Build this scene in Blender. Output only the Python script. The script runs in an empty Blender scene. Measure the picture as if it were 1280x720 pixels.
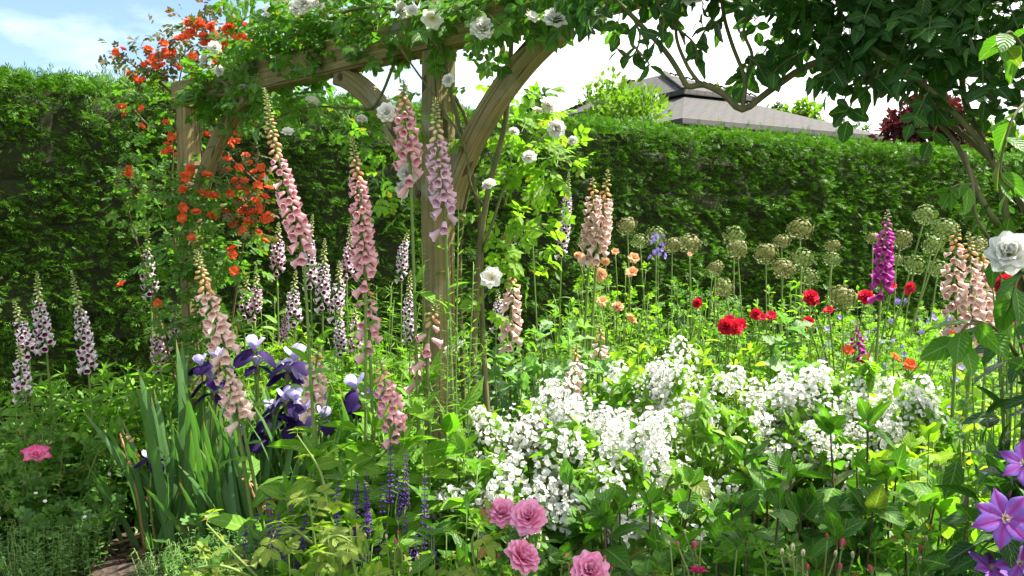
import bpy, math, random
import numpy as np
from mathutils import Matrix, Vector

rng = np.random.default_rng(11)
random.seed(5)
SC = bpy.context.scene
COL = SC.collection
F, HOR, EYE = 1100.0, 60.0, 1.55
TILT = math.atan(HOR / F)
CT, ST = math.cos(TILT), math.sin(TILT)
GOLD = math.radians(137.5)


def at(x, y, Y):
    """the point of the garden seen at (x, y) of the 1280x720 photograph that lies Y metres ahead"""
    a, b = (x - 640) / F, (360 - y) / F
    s = Y / (CT + b * ST)
    return np.array([a * s, Y, EYE + (-ST + b * CT) * s])


def U(a, b, n=None):
    return rng.uniform(a, b, n)


def norm(v):
    v = np.asarray(v, float)
    return v / np.maximum(np.linalg.norm(v, axis=-1, keepdims=True), 1e-9)


def frames(D, N):
    d = norm(D)
    x = norm(np.cross(d, N + 1e-5))
    n = np.cross(x, d)
    return np.stack([x, d, n], axis=-1)


# ------------------------------------------------------------------ templates
class Tm:
    def __init__(s, V, T=(), Q=(), UV=None, mT=None, mQ=None):
        s.V = np.asarray(V, float).reshape(-1, 3)
        s.T = np.asarray(T, int).reshape(-1, 3)
        s.Q = np.asarray(Q, int).reshape(-1, 4)
        s.UV = np.zeros((len(s.V), 2)) if UV is None else np.asarray(UV, float).reshape(-1, 2)
        s.mT = np.zeros(len(s.T), int) if mT is None else np.broadcast_to(np.asarray(mT, int), (len(s.T),)).copy()
        s.mQ = np.zeros(len(s.Q), int) if mQ is None else np.broadcast_to(np.asarray(mQ, int), (len(s.Q),)).copy()

    def xf(s, M=None, p=(0, 0, 0), mat=None):
        V = s.V if M is None else s.V @ np.asarray(M, float).T
        t = Tm(V + np.asarray(p, float), s.T, s.Q, s.UV, s.mT, s.mQ)
        if mat is not None:
            t.mT[:] = mat
            t.mQ[:] = mat
        return t


def join(ts):
    o, V, T, Q, UV, a, b = 0, [], [], [], [], [], []
    for t in ts:
        V.append(t.V); UV.append(t.UV); T.append(t.T + o); Q.append(t.Q + o); a.append(t.mT); b.append(t.mQ)
        o += len(t.V)
    return Tm(np.concatenate(V), np.concatenate(T), np.concatenate(Q), np.concatenate(UV), np.concatenate(a), np.concatenate(b))


def rot(axis, a):
    return np.array(Matrix.Rotation(a, 3, axis))


def leaf(W=.5, ns=4, fold=.12, curl=.25, pk=.42, serr=0.0, wav=0.0):
    V, UV, T, Q = [(0, 0, 0)], [(.5, 0)], [], []
    ex = math.log(.5) / math.log(pk)
    for i in range(1, ns):
        v = i / ns
        w = W / 2 * math.sin(math.pi * v ** ex) ** .85
        if serr:
            w *= 1 + (serr if i % 2 else -serr)
        z = -curl * v * v
        dz = wav * math.sin(v * 17) * W
        V += [(-w, v + (.03 if serr and i % 2 else 0), z + fold * w * 2 + dz), (0, v, z), (w, v + (.03 if serr and i % 2 else 0), z + fold * w * 2 - dz)]
        UV += [(0, v), (.5, v), (1, v)]
    V.append((0, 1, -curl)); UV.append((.5, 1))
    e = len(V) - 1
    T += [(0, 2, 1), (0, 3, 2)]
    for i in range(ns - 2):
        a = 1 + 3 * i
        Q += [(a, a + 1, a + 4, a + 3), (a + 1, a + 2, a + 5, a + 4)]
    a = e - 3
    T += [(a, a + 1, e), (a + 1, a + 2, e)]
    return Tm(V, T, Q, UV)


def palmate(lobes=5, deep=.45, cup=.12, n=3):
    V, UV, T = [(0, .3, 0)], [(.5, .3)], []
    k = lobes * n * 1
    pts = []
    for i in range(k + 1):
        a = -math.pi * .86 + i / k * math.pi * 1.72
        ph = (i % n) / n
        r = .5 * (1 - deep * (abs(ph - .5) * 2) ** 1.3) if n > 1 else .5
        r *= 1.0 + .12 * math.cos(a)
        pts.append((r * math.sin(a), .3 + r * math.cos(a) * 1.1, cup * r + (.03 if i % 2 else 0)))
    for p in pts:
        V.append(p); UV.append((.5 + p[0], p[1]))
    for i in range(k):
        T.append((0, i + 2, i + 1))
    return Tm(V, T, (), UV)


def blade(W=.06, ns=6, bend=.15):
    V, UV, Q, T = [], [], [], []
    for i in range(ns):
        v = i / ns
        w = W / 2 * (1 - v ** 4 * .8) * (.75 + .25 * min(1, v * 5))
        V += [(-w, v, -bend * v * v * v), (0, v, -bend * v ** 3 + W * .12), (w, v, -bend * v ** 3)]
        UV += [(0, v), (.5, v), (1, v)]
    V.append((0, 1, -bend)); UV.append((.5, 1))
    for i in range(ns - 1):
        a = 3 * i
        Q += [(a, a + 1, a + 4, a + 3), (a + 1, a + 2, a + 5, a + 4)]
    a = 3 * (ns - 1)
    T += [(a, a + 1, a + 3), (a + 1, a + 2, a + 3)]
    return Tm(V, T, Q, UV)


def petal(L=1, W=.8, cup=.25, curl=.2, nu=4, nv=4, pk=.6, ruff=0.0, notch=0.0, rnd=.55):
    """grows along +y, hollow side towards +z"""
    V, UV, Q = [], [], []
    ex = math.log(.5) / math.log(pk)
    ph = U(0, 6)
    for j in range(nv + 1):
        v = j / nv
        w = W / 2 * max(.14, math.sin(math.pi * (v * .93 + .035) ** ex)) ** (rnd if v > pk else 1) * (1.12 if v > .6 else 1)
        for i in range(nu + 1):
            u = i / nu * 2 - 1
            z = cup * (u * u * w * 1.6 + .5 * (1 - math.cos(v * 2.6)) * .6) - curl * v ** 3
            z += ruff * math.sin(u * 6 + ph + v * 2) * v
            y = L * (v - notch * (1 - abs(u)) * (v > .95) - .10 * u * u * v)
            V.append((u * w, y, z)); UV.append((i / nu, v))
    for j in range(nv):
        for i in range(nu):
            a = j * (nu + 1) + i
            Q.append((a, a + 1, a + nu + 2, a + nu + 1))
    return Tm(V, (), Q, UV)


def seat(t, tilt, az, r=0.0, z=0.0, s=1.0):
    """set a petal on a flower whose axis is +z: tilt 0 = upright, pi/2 = flat"""
    M = rot('Z', az) @ rot('X', math.pi / 2 - tilt) * s      # y axis tilts from z towards +y
    off = rot('Z', az) @ np.array([0, r, z])
    return t.xf(M, off)


def ball(nseg=6, nr=4, rx=1, ry=1, rz=1, p=(0, 0, 0)):
    V, Q, T, UV = [(0, 0, -rz)], [], [], [(.5, 0)]
    for j in range(1, nr):
        a = -math.pi / 2 + math.pi * j / nr
        for i in range(nseg):
            b = 2 * math.pi * i / nseg
            V.append((rx * math.cos(a) * math.cos(b), ry * math.cos(a) * math.sin(b), rz * math.sin(a))); UV.append((i / nseg, j / nr))
    V.append((0, 0, rz)); UV.append((.5, 1))
    e = len(V) - 1
    for i in range(nseg):
        k = (i + 1) % nseg
        T += [(0, 1 + k, 1 + i), (e, e - nseg + i, e - nseg + k)]
        for j in range(nr - 2):
            a = 1 + j * nseg
            Q.append((a + i, a + k, a + nseg + k, a + nseg + i))
    return Tm(np.array(V) + np.asarray(p, float), T, Q, UV)


# ------------------------------------------------------------------ mesh builder
class G:
    def __init__(s):
        s.V, s.UV, s.T, s.Q, s.mT, s.mQ, s.n = [], [], [], [], [], [], 0

    def put(s, t, M=None, p=(0, 0, 0), mat=0):
        V = t.V if M is None else t.V @ np.asarray(M, float).T
        s.V.append(V + np.asarray(p, float)); s.UV.append(t.UV)
        s.T.append(t.T + s.n); s.Q.append(t.Q + s.n); s.mT.append(t.mT + mat); s.mQ.append(t.mQ + mat)
        s.n += len(V)
        return s

    def many(s, t, P, M, size=1.0, mat=0):
        P = np.asarray(P, float).reshape(-1, 3)
        k, n = len(P), len(t.V)
        if not k:
            return s
        sz = np.broadcast_to(np.asarray(size, float), (k,))
        V = np.einsum('kij,nj->kni', M * sz[:, None, None], t.V) + P[:, None]
        s.V.append(V.reshape(-1, 3)); s.UV.append(np.tile(t.UV, (k, 1)))
        off = (np.arange(k) * n + s.n)[:, None, None]
        s.T.append((t.T[None] + off).reshape(-1, 3)); s.Q.append((t.Q[None] + off).reshape(-1, 4))
        s.mT.append(np.tile(t.mT, k) + mat); s.mQ.append(np.tile(t.mQ, k) + mat)
        s.n += k * n
        return s

    def tube(s, pts, r, sides=5, mat=0):
        P = np.asarray(pts, float)
        m = len(P)
        R = np.broadcast_to(np.asarray(r, float), (m,)) if np.ndim(r) == 0 or len(r) == m else np.interp(np.linspace(0, 1, m), np.linspace(0, 1, len(r)), r)
        tg = norm(np.gradient(P, axis=0))
        ref = np.array([.31, .9, .3]) if abs(tg[0] @ norm([.31, .9, .3])) < .9 else np.array([.9, .1, .2])
        a = norm(np.cross(tg, ref)); b = np.cross(tg, a)
        th = np.arange(sides) / sides * 2 * math.pi
        V = P[:, None] + R[:, None, None] * (np.cos(th)[None, :, None] * a[:, None] + np.sin(th)[None, :, None] * b[:, None])
        V = np.concatenate([V.reshape(-1, 3), P[:1], P[-1:]])
        i = np.arange(sides); k = (i + 1) % sides
        Q = np.concatenate([np.stack([j * sides + i, j * sides + k, (j + 1) * sides + k, (j + 1) * sides + i], 1) for j in range(m - 1)])
        e = m * sides
        T = np.concatenate([np.stack([np.full(sides, e), k, i], 1), np.stack([np.full(sides, e + 1), (m - 1) * sides + i, (m - 1) * sides + k], 1)])
        L = np.concatenate([[0], np.cumsum(np.linalg.norm(np.diff(P, axis=0), axis=1))])
        UV = np.concatenate([np.stack([np.tile(th / 6.283, m), np.repeat(L, sides)], 1), [[0, 0], [0, L[-1]]]])
        return s.put(Tm(V, T, Q, UV), mat=mat)

    def box(s, c, half, M=None, mat=0):
        c = np.asarray(c, float); h = np.asarray(half, float)
        V = np.array([(x, y, z) for z in (-1, 1) for y in (-1, 1) for x in (-1, 1)]) * h
        Q = [(0, 2, 3, 1), (4, 5, 7, 6), (0, 1, 5, 4), (2, 6, 7, 3), (0, 4, 6, 2), (1, 3, 7, 5)]
        UV = V[:, [0, 2]]
        return s.put(Tm(V, (), Q, UV), M, c, mat)

    def timber(s, pts, side, w, d, bev=.008, mat=0):
        """sawn timber swept along pts; w wide along the vector side, d deep, edges taken off"""
        P = np.asarray(pts, float); m = len(P)
        tg = norm(np.gradient(P, axis=0))
        a = norm(np.broadcast_to(np.asarray(side, float), P.shape)); b = np.cross(tg, a)
        x, y = w / 2, d / 2
        pr = [(-x + bev, -y), (x - bev, -y), (x, -y + bev), (x, y - bev), (x - bev, y), (-x + bev, y), (-x, y - bev), (-x, -y + bev), (-x + bev, -y)]
        pu = np.concatenate([[0], np.cumsum([math.dist(pr[i], pr[i + 1]) for i in range(8)])])
        L = np.concatenate([[0], np.cumsum(np.linalg.norm(np.diff(P, axis=0), axis=1))]) + U(0, 9)
        V = np.concatenate([P + p[0] * a + p[1] * b for p in pr])
        UV = np.concatenate([np.stack([np.full(m, pu[i]), L], 1) for i in range(9)])
        Q = []
        for i in range(8):
            for j in range(m - 1):
                Q.append((i * m + j, i * m + m + j, i * m + m + j + 1, i * m + j + 1))
        T = []
        for i in range(1, 7):
            T += [(0, (i + 1) * m, i * m), (m - 1, i * m + m - 1, (i + 1) * m + m - 1)]
        return s.put(Tm(V, T, Q, UV), mat=mat)


ORG = {}


def build(g, name, mats, parent=None, smooth=True):
    org = ORG[parent.name] if parent else np.zeros(3)
    V = np.concatenate(g.V) - org
    UV = np.concatenate(g.UV); T = np.concatenate(g.T); Q = np.concatenate(g.Q)
    me = bpy.data.meshes.new(name)
    me.vertices.add(len(V)); me.vertices.foreach_set('co', V.astype(np.float32).ravel())
    li = np.concatenate([T.ravel(), Q.ravel()]).astype(np.int32)
    me.loops.add(len(li)); me.loops.foreach_set('vertex_index', li)
    nf = len(T) + len(Q)
    st = np.concatenate([np.arange(len(T)) * 3, len(T) * 3 + np.arange(len(Q)) * 4]).astype(np.int32)
    me.polygons.add(nf); me.polygons.foreach_set('loop_start', st)
    me.polygons.foreach_set('material_index', np.concatenate(g.mT + g.mQ).astype(np.int32))
    me.polygons.foreach_set('use_smooth', np.full(nf, smooth))
    uv = me.uv_layers.new(name='UVMap')
    uv.data.foreach_set('uv', UV[li].astype(np.float32).ravel())
    for m in (mats if isinstance(mats, (list, tuple)) else [mats]):
        me.materials.append(m)
    me.update(calc_edges=True)
    me.validate()
    o = bpy.data.objects.new(name, me)
    COL.objects.link(o)
    if parent:
        o.parent = parent
    ORG[o.name] = org
    return o


def mesh_of(t, name, mats, smooth=True):
    o = build(G().put(t), name, mats, None, smooth)
    me = o.data
    bpy.data.objects.remove(o)
    return me


def place(me, name, parent, pos, M, s=1.0):
    """an object of its own that shares the mesh me, as a child of parent"""
    o = bpy.data.objects.new(name, me)
    COL.objects.link(o)
    o.parent = parent
    org = ORG[parent.name]
    A = np.eye(4); A[:3, :3] = np.asarray(M) * s; A[:3, 3] = np.asarray(pos) - org
    o.matrix_basis = Matrix(A.tolist())
    ORG[o.name] = org
    return o


LABELS = set()


def thing(name, label, cat, loc, group=None):
    o = bpy.data.objects.new(name, None)
    COL.objects.link(o)
    o.empty_display_size = .1
    o.location = [float(v) for v in loc]
    ORG[o.name] = np.asarray(loc, float)
    o['label'] = label; o['category'] = cat
    if group:
        o['group'] = group
    return o


def setting(o, kind='structure', label=None):
    o['kind'] = kind
    if label:
        o['label'] = label
    return o


# ------------------------------------------------------------------ materials
def nodes(name):
    m = bpy.data.materials.new(name)
    m.use_nodes = True
    n = m.node_tree.nodes; l = m.node_tree.links
    n.clear()
    return m, n, l, n.new('ShaderNodeOutputMaterial')


def rgb(c):
    return (c[0], c[1], c[2], 1)


def mixc(n, l, fac, a, b, mode='MIX'):
    x = n.new('ShaderNodeMix'); x.data_type = 'RGBA'; x.blend_type = mode
    for sock, v in ((x.inputs[0], fac), (x.inputs[6], a), (x.inputs[7], b)):
        if hasattr(v, 'is_linked'):
            l.new(v, sock)
        elif isinstance(v, (int, float)):
            sock.default_value = v
        else:
            sock.default_value = rgb(v)
    return x.outputs[2]


def math_(n, l, op, a, b=0.0, clamp=False):
    x = n.new('ShaderNodeMath'); x.operation = op; x.use_clamp = clamp
    for sock, v in zip(x.inputs, (a, b)):
        if hasattr(v, 'is_linked'):
            l.new(v, sock)
        else:
            sock.default_value = v
    return x.outputs[0]


def ramp(n, l, src, a, b):
    x = n.new('ShaderNodeMapRange'); x.inputs[1].default_value = a; x.inputs[2].default_value = b
    l.new(src, x.inputs[0])
    return x.outputs[0]


def leafmat(name, c1, c2, trans=.4, rough=.42, vein=0.0, tint=(1.5, 1.9, .55), c3=None, rare=.93, spec=.22, stripe=0.0):
    """leaf: pigment varies from leaf to leaf, light comes through"""
    m, n, l, out = nodes(name)
    ge = n.new('ShaderNodeNewGeometry')
    col = mixc(n, l, ge.outputs['Random Per Island'], c1, c2)
    if c3:
        w = n.new('ShaderNodeTexWhiteNoise'); w.noise_dimensions = '1D'
        l.new(ge.outputs['Random Per Island'], w.inputs['W'])
        col = mixc(n, l, math_(n, l, 'GREATER_THAN', w.outputs['Value'], rare), col, c3)
    tc = n.new('ShaderNodeTexCoord')
    nz = n.new('ShaderNodeTexNoise'); nz.inputs['Scale'].default_value = 60; nz.inputs['Detail'].default_value = 2
    l.new(tc.outputs['Object'], nz.inputs['Vector'])
    col = mixc(n, l, ramp(n, l, nz.outputs['Fac'], .3, .75), col, mixc(n, l, .5, col, (.75, .8, .6), 'MULTIPLY'))
    bump = None
    if stripe:
        ms = n.new('ShaderNodeMapping'); ms.inputs['Scale'].default_value = (16, .5, 1); l.new(tc.outputs['UV'], ms.inputs[0])
        sn = n.new('ShaderNodeTexNoise'); sn.inputs['Scale'].default_value = 1.0; sn.inputs['Detail'].default_value = 4; l.new(ms.outputs[0], sn.inputs['Vector'])
        col = mixc(n, l, math_(n, l, 'MULTIPLY', ramp(n, l, sn.outputs['Fac'], .4, .65), stripe), col, (.15, .25, .06))
        sy = n.new('ShaderNodeSeparateXYZ'); l.new(tc.outputs['UV'], sy.inputs[0])
        col = mixc(n, l, math_(n, l, 'MULTIPLY', ramp(n, l, math_(n, l, 'ADD', sy.outputs[1], math_(n, l, 'MULTIPLY', sn.outputs['Fac'], .2)), 1.02, 1.12), .9), col, (.30, .19, .06))
    if vein:
        sx = n.new('ShaderNodeSeparateXYZ'); l.new(tc.outputs['UV'], sx.inputs[0])
        du = math_(n, l, 'ABSOLUTE', math_(n, l, 'SUBTRACT', sx.outputs[0], .5))
        mid = math_(n, l, 'LESS_THAN', du, .035)
        sv = math_(n, l, 'FRACT', math_(n, l, 'MULTIPLY', math_(n, l, 'SUBTRACT', sx.outputs[1], math_(n, l, 'MULTIPLY', du, .55)), 7.0))
        side = math_(n, l, 'LESS_THAN', sv, .13)
        vv = math_(n, l, 'MAXIMUM', mid, math_(n, l, 'MULTIPLY', side, .55))
        col = mixc(n, l, math_(n, l, 'MULTIPLY', vv, vein), col, mixc(n, l, .5, col, (.55, .65, .3)))
        b = n.new('ShaderNodeBump'); b.inputs['Strength'].default_value = .55; b.inputs['Distance'].default_value = .004
        l.new(math_(n, l, 'SUBTRACT', 1.0, math_(n, l, 'ABSOLUTE', math_(n, l, 'SUBTRACT', sv, .5))), b.inputs['Height'])
        bump = b.outputs[0]
    p = n.new('ShaderNodeBsdfPrincipled')
    p.inputs['Roughness'].default_value = rough
    p.inputs['Specular IOR Level'].default_value = spec
    l.new(col, p.inputs['Base Color'])
    t = n.new('ShaderNodeBsdfTranslucent')
    l.new(mixc(n, l, 1.0, col, tint, 'MULTIPLY'), t.inputs['Color'])
    if bump:
        l.new(bump, p.inputs['Normal'])
    mx = n.new('ShaderNodeMixShader'); mx.inputs[0].default_value = trans
    l.new(p.outputs[0], mx.inputs[1]); l.new(t.outputs[0], mx.inputs[2]); l.new(mx.outputs[0], out.inputs[0])
    return m


def petalmat(name, c_base, c_tip, trans=.35, var=None, rough=.6, streak=None, spots=None, r0=.1, r1=.8):
    """petal: colour runs from its base to its tip (uv v); streak = stripe down the middle"""
    m, n, l, out = nodes(name)
    tc = n.new('ShaderNodeTexCoord')
    sx = n.new('ShaderNodeSeparateXYZ'); l.new(tc.outputs['UV'], sx.inputs[0])
    col = mixc(n, l, ramp(n, l, sx.outputs[1], r0, r1), c_base, c_tip)
    ge = n.new('ShaderNodeNewGeometry')
    if var:
        col = mixc(n, l, math_(n, l, 'MULTIPLY', ge.outputs['Random Per Island'], .8), col, var)
    if streak:
        du = math_(n, l, 'ABSOLUTE', math_(n, l, 'SUBTRACT', sx.outputs[0], .5))
        wv = n.new('ShaderNodeTexNoise'); wv.inputs['Scale'].default_value = 30; l.new(tc.outputs['UV'], wv.inputs['Vector'])
        du = math_(n, l, 'ADD', du, math_(n, l, 'MULTIPLY', math_(n, l, 'SUBTRACT', wv.outputs['Fac'], .5), .12))
        x = n.new('ShaderNodeMapRange'); x.inputs[1].default_value = .24; x.inputs[2].default_value = .06; l.new(du, x.inputs[0])
        col = mixc(n, l, x.outputs[0], col, streak)
    if spots:
        vo = n.new('ShaderNodeTexVoronoi'); vo.inputs['Scale'].default_value = 9; l.new(tc.outputs['UV'], vo.inputs['Vector'])
        col = mixc(n, l, math_(n, l, 'LESS_THAN', vo.outputs['Distance'], .28), col, spots)
    mv = n.new('ShaderNodeMapping'); mv.inputs['Scale'].default_value = (34, 1.6, 1); l.new(tc.outputs['UV'], mv.inputs[0])
    vn = n.new('ShaderNodeTexNoise'); vn.inputs['Scale'].default_value = 1.0; vn.inputs['Detail'].default_value = 5; l.new(mv.outputs[0], vn.inputs['Vector'])
    col = mixc(n, l, ramp(n, l, vn.outputs['Fac'], .42, .72), col, mixc(n, l, .45, col, mixc(n, l, 1.0, col, (.8, .74, .8), 'MULTIPLY')))
    p = n.new('ShaderNodeBsdfPrincipled'); p.inputs['Roughness'].default_value = rough
    p.inputs['Specular IOR Level'].default_value = .2
    bp = n.new('ShaderNodeBump'); bp.inputs['Strength'].default_value = .35; bp.inputs['Distance'].default_value = .003
    l.new(vn.outputs['Fac'], bp.inputs['Height']); l.new(bp.outputs[0], p.inputs['Normal'])
    l.new(col, p.inputs['Base Color'])
    t = n.new('ShaderNodeBsdfTranslucent'); l.new(col, t.inputs['Color'])
    mx = n.new('ShaderNodeMixShader'); mx.inputs[0].default_value = trans
    l.new(p.outputs[0], mx.inputs[1]); l.new(t.outputs[0], mx.inputs[2]); l.new(mx.outputs[0], out.inputs[0])
    return m


def barkmat(name, c1, c2, scale=25, stretch=.12, rough=.8, bump=.4, moss=None, coord='Object'):
    m, n, l, out = nodes(name)
    tc = n.new('ShaderNodeTexCoord'); mp = n.new('ShaderNodeMapping'); mp.inputs['Scale'].default_value = (1, 1, stretch)
    l.new(tc.outputs[coord], mp.inputs[0])
    nz = n.new('ShaderNodeTexNoise'); nz.inputs['Scale'].default_value = scale; nz.inputs['Detail'].default_value = 8; nz.inputs['Roughness'].default_value = .65
    l.new(mp.outputs[0], nz.inputs['Vector'])
    col = mixc(n, l, ramp(n, l, nz.outputs['Fac'], .35, .68), c1, c2)
    if moss:
        n2 = n.new('ShaderNodeTexNoise'); n2.inputs['Scale'].default_value = 5; n2.inputs['Detail'].default_value = 6
        l.new(tc.outputs['Object'], n2.inputs['Vector'])
        col = mixc(n, l, ramp(n, l, n2.outputs['Fac'], .48, .68), col, moss)
    p = n.new('ShaderNodeBsdfPrincipled'); p.inputs['Roughness'].default_value = rough; p.inputs['Specular IOR Level'].default_value = .2
    l.new(col, p.inputs['Base Color'])
    b = n.new('ShaderNodeBump'); b.inputs['Strength'].default_value = bump; b.inputs['Distance'].default_value = .01
    l.new(nz.outputs['Fac'], b.inputs['Height']); l.new(b.outputs[0], p.inputs['Normal'])
    l.new(p.outputs[0], out.inputs[0])
    return m


def woodmat():
    """greenish weathered softwood: long grain, cracks, algae, knots"""
    m, n, l, out = nodes('weathered_wood')
    tc = n.new('ShaderNodeTexCoord')
    mp = n.new('ShaderNodeMapping'); mp.inputs['Scale'].default_value = (60, 1.6, 1); l.new(tc.outputs['UV'], mp.inputs[0])
    g1 = n.new('ShaderNodeTexNoise'); g1.inputs['Scale'].default_value = 1.4; g1.inputs['Detail'].default_value = 10; g1.inputs['Roughness'].default_value = .7; g1.inputs['Distortion'].default_value = .6
    l.new(mp.outputs[0], g1.inputs['Vector'])
    col = mixc(n, l, ramp(n, l, g1.outputs['Fac'], .33, .66), (.13, .10, .045), (.33, .25, .115))
    n2 = n.new('ShaderNodeTexNoise'); n2.inputs['Scale'].default_value = 4; n2.inputs['Detail'].default_value = 7; l.new(tc.outputs['Object'], n2.inputs['Vector'])
    col = mixc(n, l, ramp(n, l, n2.outputs['Fac'], .45, .7), col, (.13, .13, .05))
    n3 = n.new('ShaderNodeTexNoise'); n3.inputs['Scale'].default_value = 9; n3.inputs['Detail'].default_value = 7; l.new(tc.outputs['Object'], n3.inputs['Vector'])
    col = mixc(n, l, math_(n, l, 'MULTIPLY', ramp(n, l, n3.outputs['Fac'], .56, .72), .7), col, (.30, .29, .24))
    mc = n.new('ShaderNodeMapping'); mc.inputs['Scale'].default_value = (26, .7, 1); l.new(tc.outputs['UV'], mc.inputs[0])
    cr = n.new('ShaderNodeTexVoronoi'); cr.feature = 'DISTANCE_TO_EDGE'; cr.inputs['Scale'].default_value = 1.0; l.new(mc.outputs[0], cr.inputs['Vector'])
    crack = math_(n, l, 'LESS_THAN', cr.outputs['Distance'], .018)
    col = mixc(n, l, math_(n, l, 'MULTIPLY', crack, .8), col, (.03, .022, .012))
    p = n.new('ShaderNodeBsdfPrincipled'); p.inputs['Roughness'].default_value = .82; p.inputs['Specular IOR Level'].default_value = .2
    l.new(col, p.inputs['Base Color'])
    b = n.new('ShaderNodeBump'); b.inputs['Strength'].default_value = .5; b.inputs['Distance'].default_value = .006
    l.new(math_(n, l, 'SUBTRACT', g1.outputs['Fac'], crack), b.inputs['Height']); l.new(b.outputs[0], p.inputs['Normal'])
    l.new(p.outputs[0], out.inputs[0])
    return m


# leaves
M_YEW = leafmat('yew_needles', (.032, .095, .011), (.11, .25, .020), trans=.28, rough=.5, tint=(1.3, 1.5, .6))
M_YEWC = barkmat('yew_twigs', (.018, .028, .010), (.035, .035, .015), 30, 1)
M_ROSE_D = leafmat('rose_leaf', (.045, .125, .014), (.095, .22, .024), trans=.4, vein=.5, c3=(.16, .13, .02), rare=.95)
M_ROSE_L = leafmat('light_rose_leaf', (.11, .23, .014), (.19, .33, .024), trans=.47, vein=.5, c3=(.2, .17, .03), rare=.94)
M_ROSE_Y = leafmat('young_rose_leaf', (.15, .23, .03), (.24, .30, .04), trans=.42, vein=.5, c3=(.25, .14, .04), rare=.95)
M_CLIMB = leafmat('climber_leaf', (.016, .058, .014), (.04, .115, .018), trans=.30, vein=.35, tint=(1.6, 2.2, .5))
M_RED_L = leafmat('bronze_rose_leaf', (.04, .07, .02), (.09, .09, .03), trans=.3, vein=.4, c3=(.13, .04, .025), rare=.75)
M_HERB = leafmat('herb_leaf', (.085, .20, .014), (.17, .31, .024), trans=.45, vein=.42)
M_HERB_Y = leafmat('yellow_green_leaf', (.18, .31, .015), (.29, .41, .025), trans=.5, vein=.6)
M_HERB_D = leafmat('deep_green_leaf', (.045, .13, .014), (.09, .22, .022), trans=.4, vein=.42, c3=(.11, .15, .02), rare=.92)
M_GREY = leafmat('glaucous_leaf', (.11, .22, .08), (.19, .31, .12), trans=.32, vein=.7, tint=(1.2, 1.7, .5))
M_FOX = leafmat('foxglove_leaf', (.09, .21, .02), (.16, .31, .032), trans=.44, vein=.5)
M_IRIS = leafmat('iris_leaf', (.055, .14, .045), (.095, .20, .06), trans=.32, vein=.0, c3=(.24, .14, .04), rare=.92, stripe=.35)
M_MOCK = leafmat('mock_orange_leaf', (.10, .22, .018), (.19, .33, .03), trans=.45, vein=.5)
M_GERA = leafmat('geranium_leaf', (.065, .15, .035), (.11, .22, .05), trans=.35, vein=0)
M_HYS = leafmat('hyssop_leaf', (.07, .17, .045), (.13, .25, .07), trans=.3, vein=0)
M_MAPLE = leafmat('maple_leaf', (.045, .012, .014), (.085, .018, .025), trans=.35, tint=(1.7, .8, .7))
M_TREE = leafmat('tree_leaf', (.09, .17, .02), (.17, .27, .035), trans=.35)
M_TREE_D = leafmat('dark_tree_leaf', (.04, .09, .03), (.07, .13, .04), trans=.3)
M_STEM = leafmat('green_stem', (.11, .18, .04), (.16, .23, .06), trans=.0, rough=.5)
M_STEM_R = barkmat('reddish_stem', (.07, .045, .025), (.13, .10, .05), 40, .2)
M_CANE = barkmat('rose_cane', (.07, .075, .03), (.17, .14, .07), 30, .3, moss=(.10, .13, .04))
M_BARK = barkmat('tree_bark', (.06, .05, .035), (.14, .11, .08), 18, .25)
M_WOOD = woodmat()
M_DRY = leafmat('dry_stalk', (.28, .17, .07), (.42, .27, .11), trans=.25, tint=(1.2, 1, .7))
M_CALYX = leafmat('calyx', (.12, .20, .05), (.2, .28, .08), trans=.2)
# petals
M_WHITE = petalmat('white_petal', (.80, .78, .60), (.84, .83, .79), trans=.35)
M_MOCKF = petalmat('mock_orange_petal', (.80, .80, .62), (.85, .85, .82), trans=.35, r0=0, r1=.35)
M_PINK = petalmat('pink_petal', (.88, .23, .43), (.90, .45, .65), trans=.35, var=(.90, .32, .54))
M_HOT = petalmat('deep_pink_petal', (.55, .02, .10), (.70, .05, .20), trans=.3)
M_RED = petalmat('red_petal', (.55, .01, .02), (.68, .015, .03), trans=.3, var=(.6, .02, .08))
M_ORANGE = petalmat('orange_petal', (.75, .22, .03), (.80, .085, .025), trans=.35, var=(.80, .16, .06))
M_APRI = petalmat('apricot_petal', (.80, .38, .12), (.82, .48, .28), trans=.35)
M_BLUE = petalmat('violet_blue_petal', (.35, .22, .62), (.27, .20, .66), trans=.3)
M_LAV = petalmat('lavender_petal', (.38, .30, .64), (.62, .57, .82), trans=.4)
M_VIO = petalmat('dark_violet_petal', (.040, .010, .105), (.012, .002, .048), trans=.2, rough=.7)
M_CLEM = petalmat('clematis_petal', (.26, .09, .42), (.21, .10, .45), trans=.3, streak=(.27, .035, .27))
M_SALV = petalmat('salvia_floret', (.06, .02, .14), (.11, .04, .26), trans=.15)
M_STAM = petalmat('stamen', (.75, .5, .08), (.8, .6, .15), trans=.1)
M_DARKC = petalmat('dark_centre', (.05, .01, .05), (.09, .02, .09), trans=0)
M_ALL2 = leafmat('young_allium_seedhead', (.17, .24, .07), (.25, .31, .11), trans=.2, tint=(1, 1, .8))
M_ALL = leafmat('allium_seedhead', (.19, .21, .075), (.30, .29, .12), trans=.15, tint=(1, 1, .8))

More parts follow.
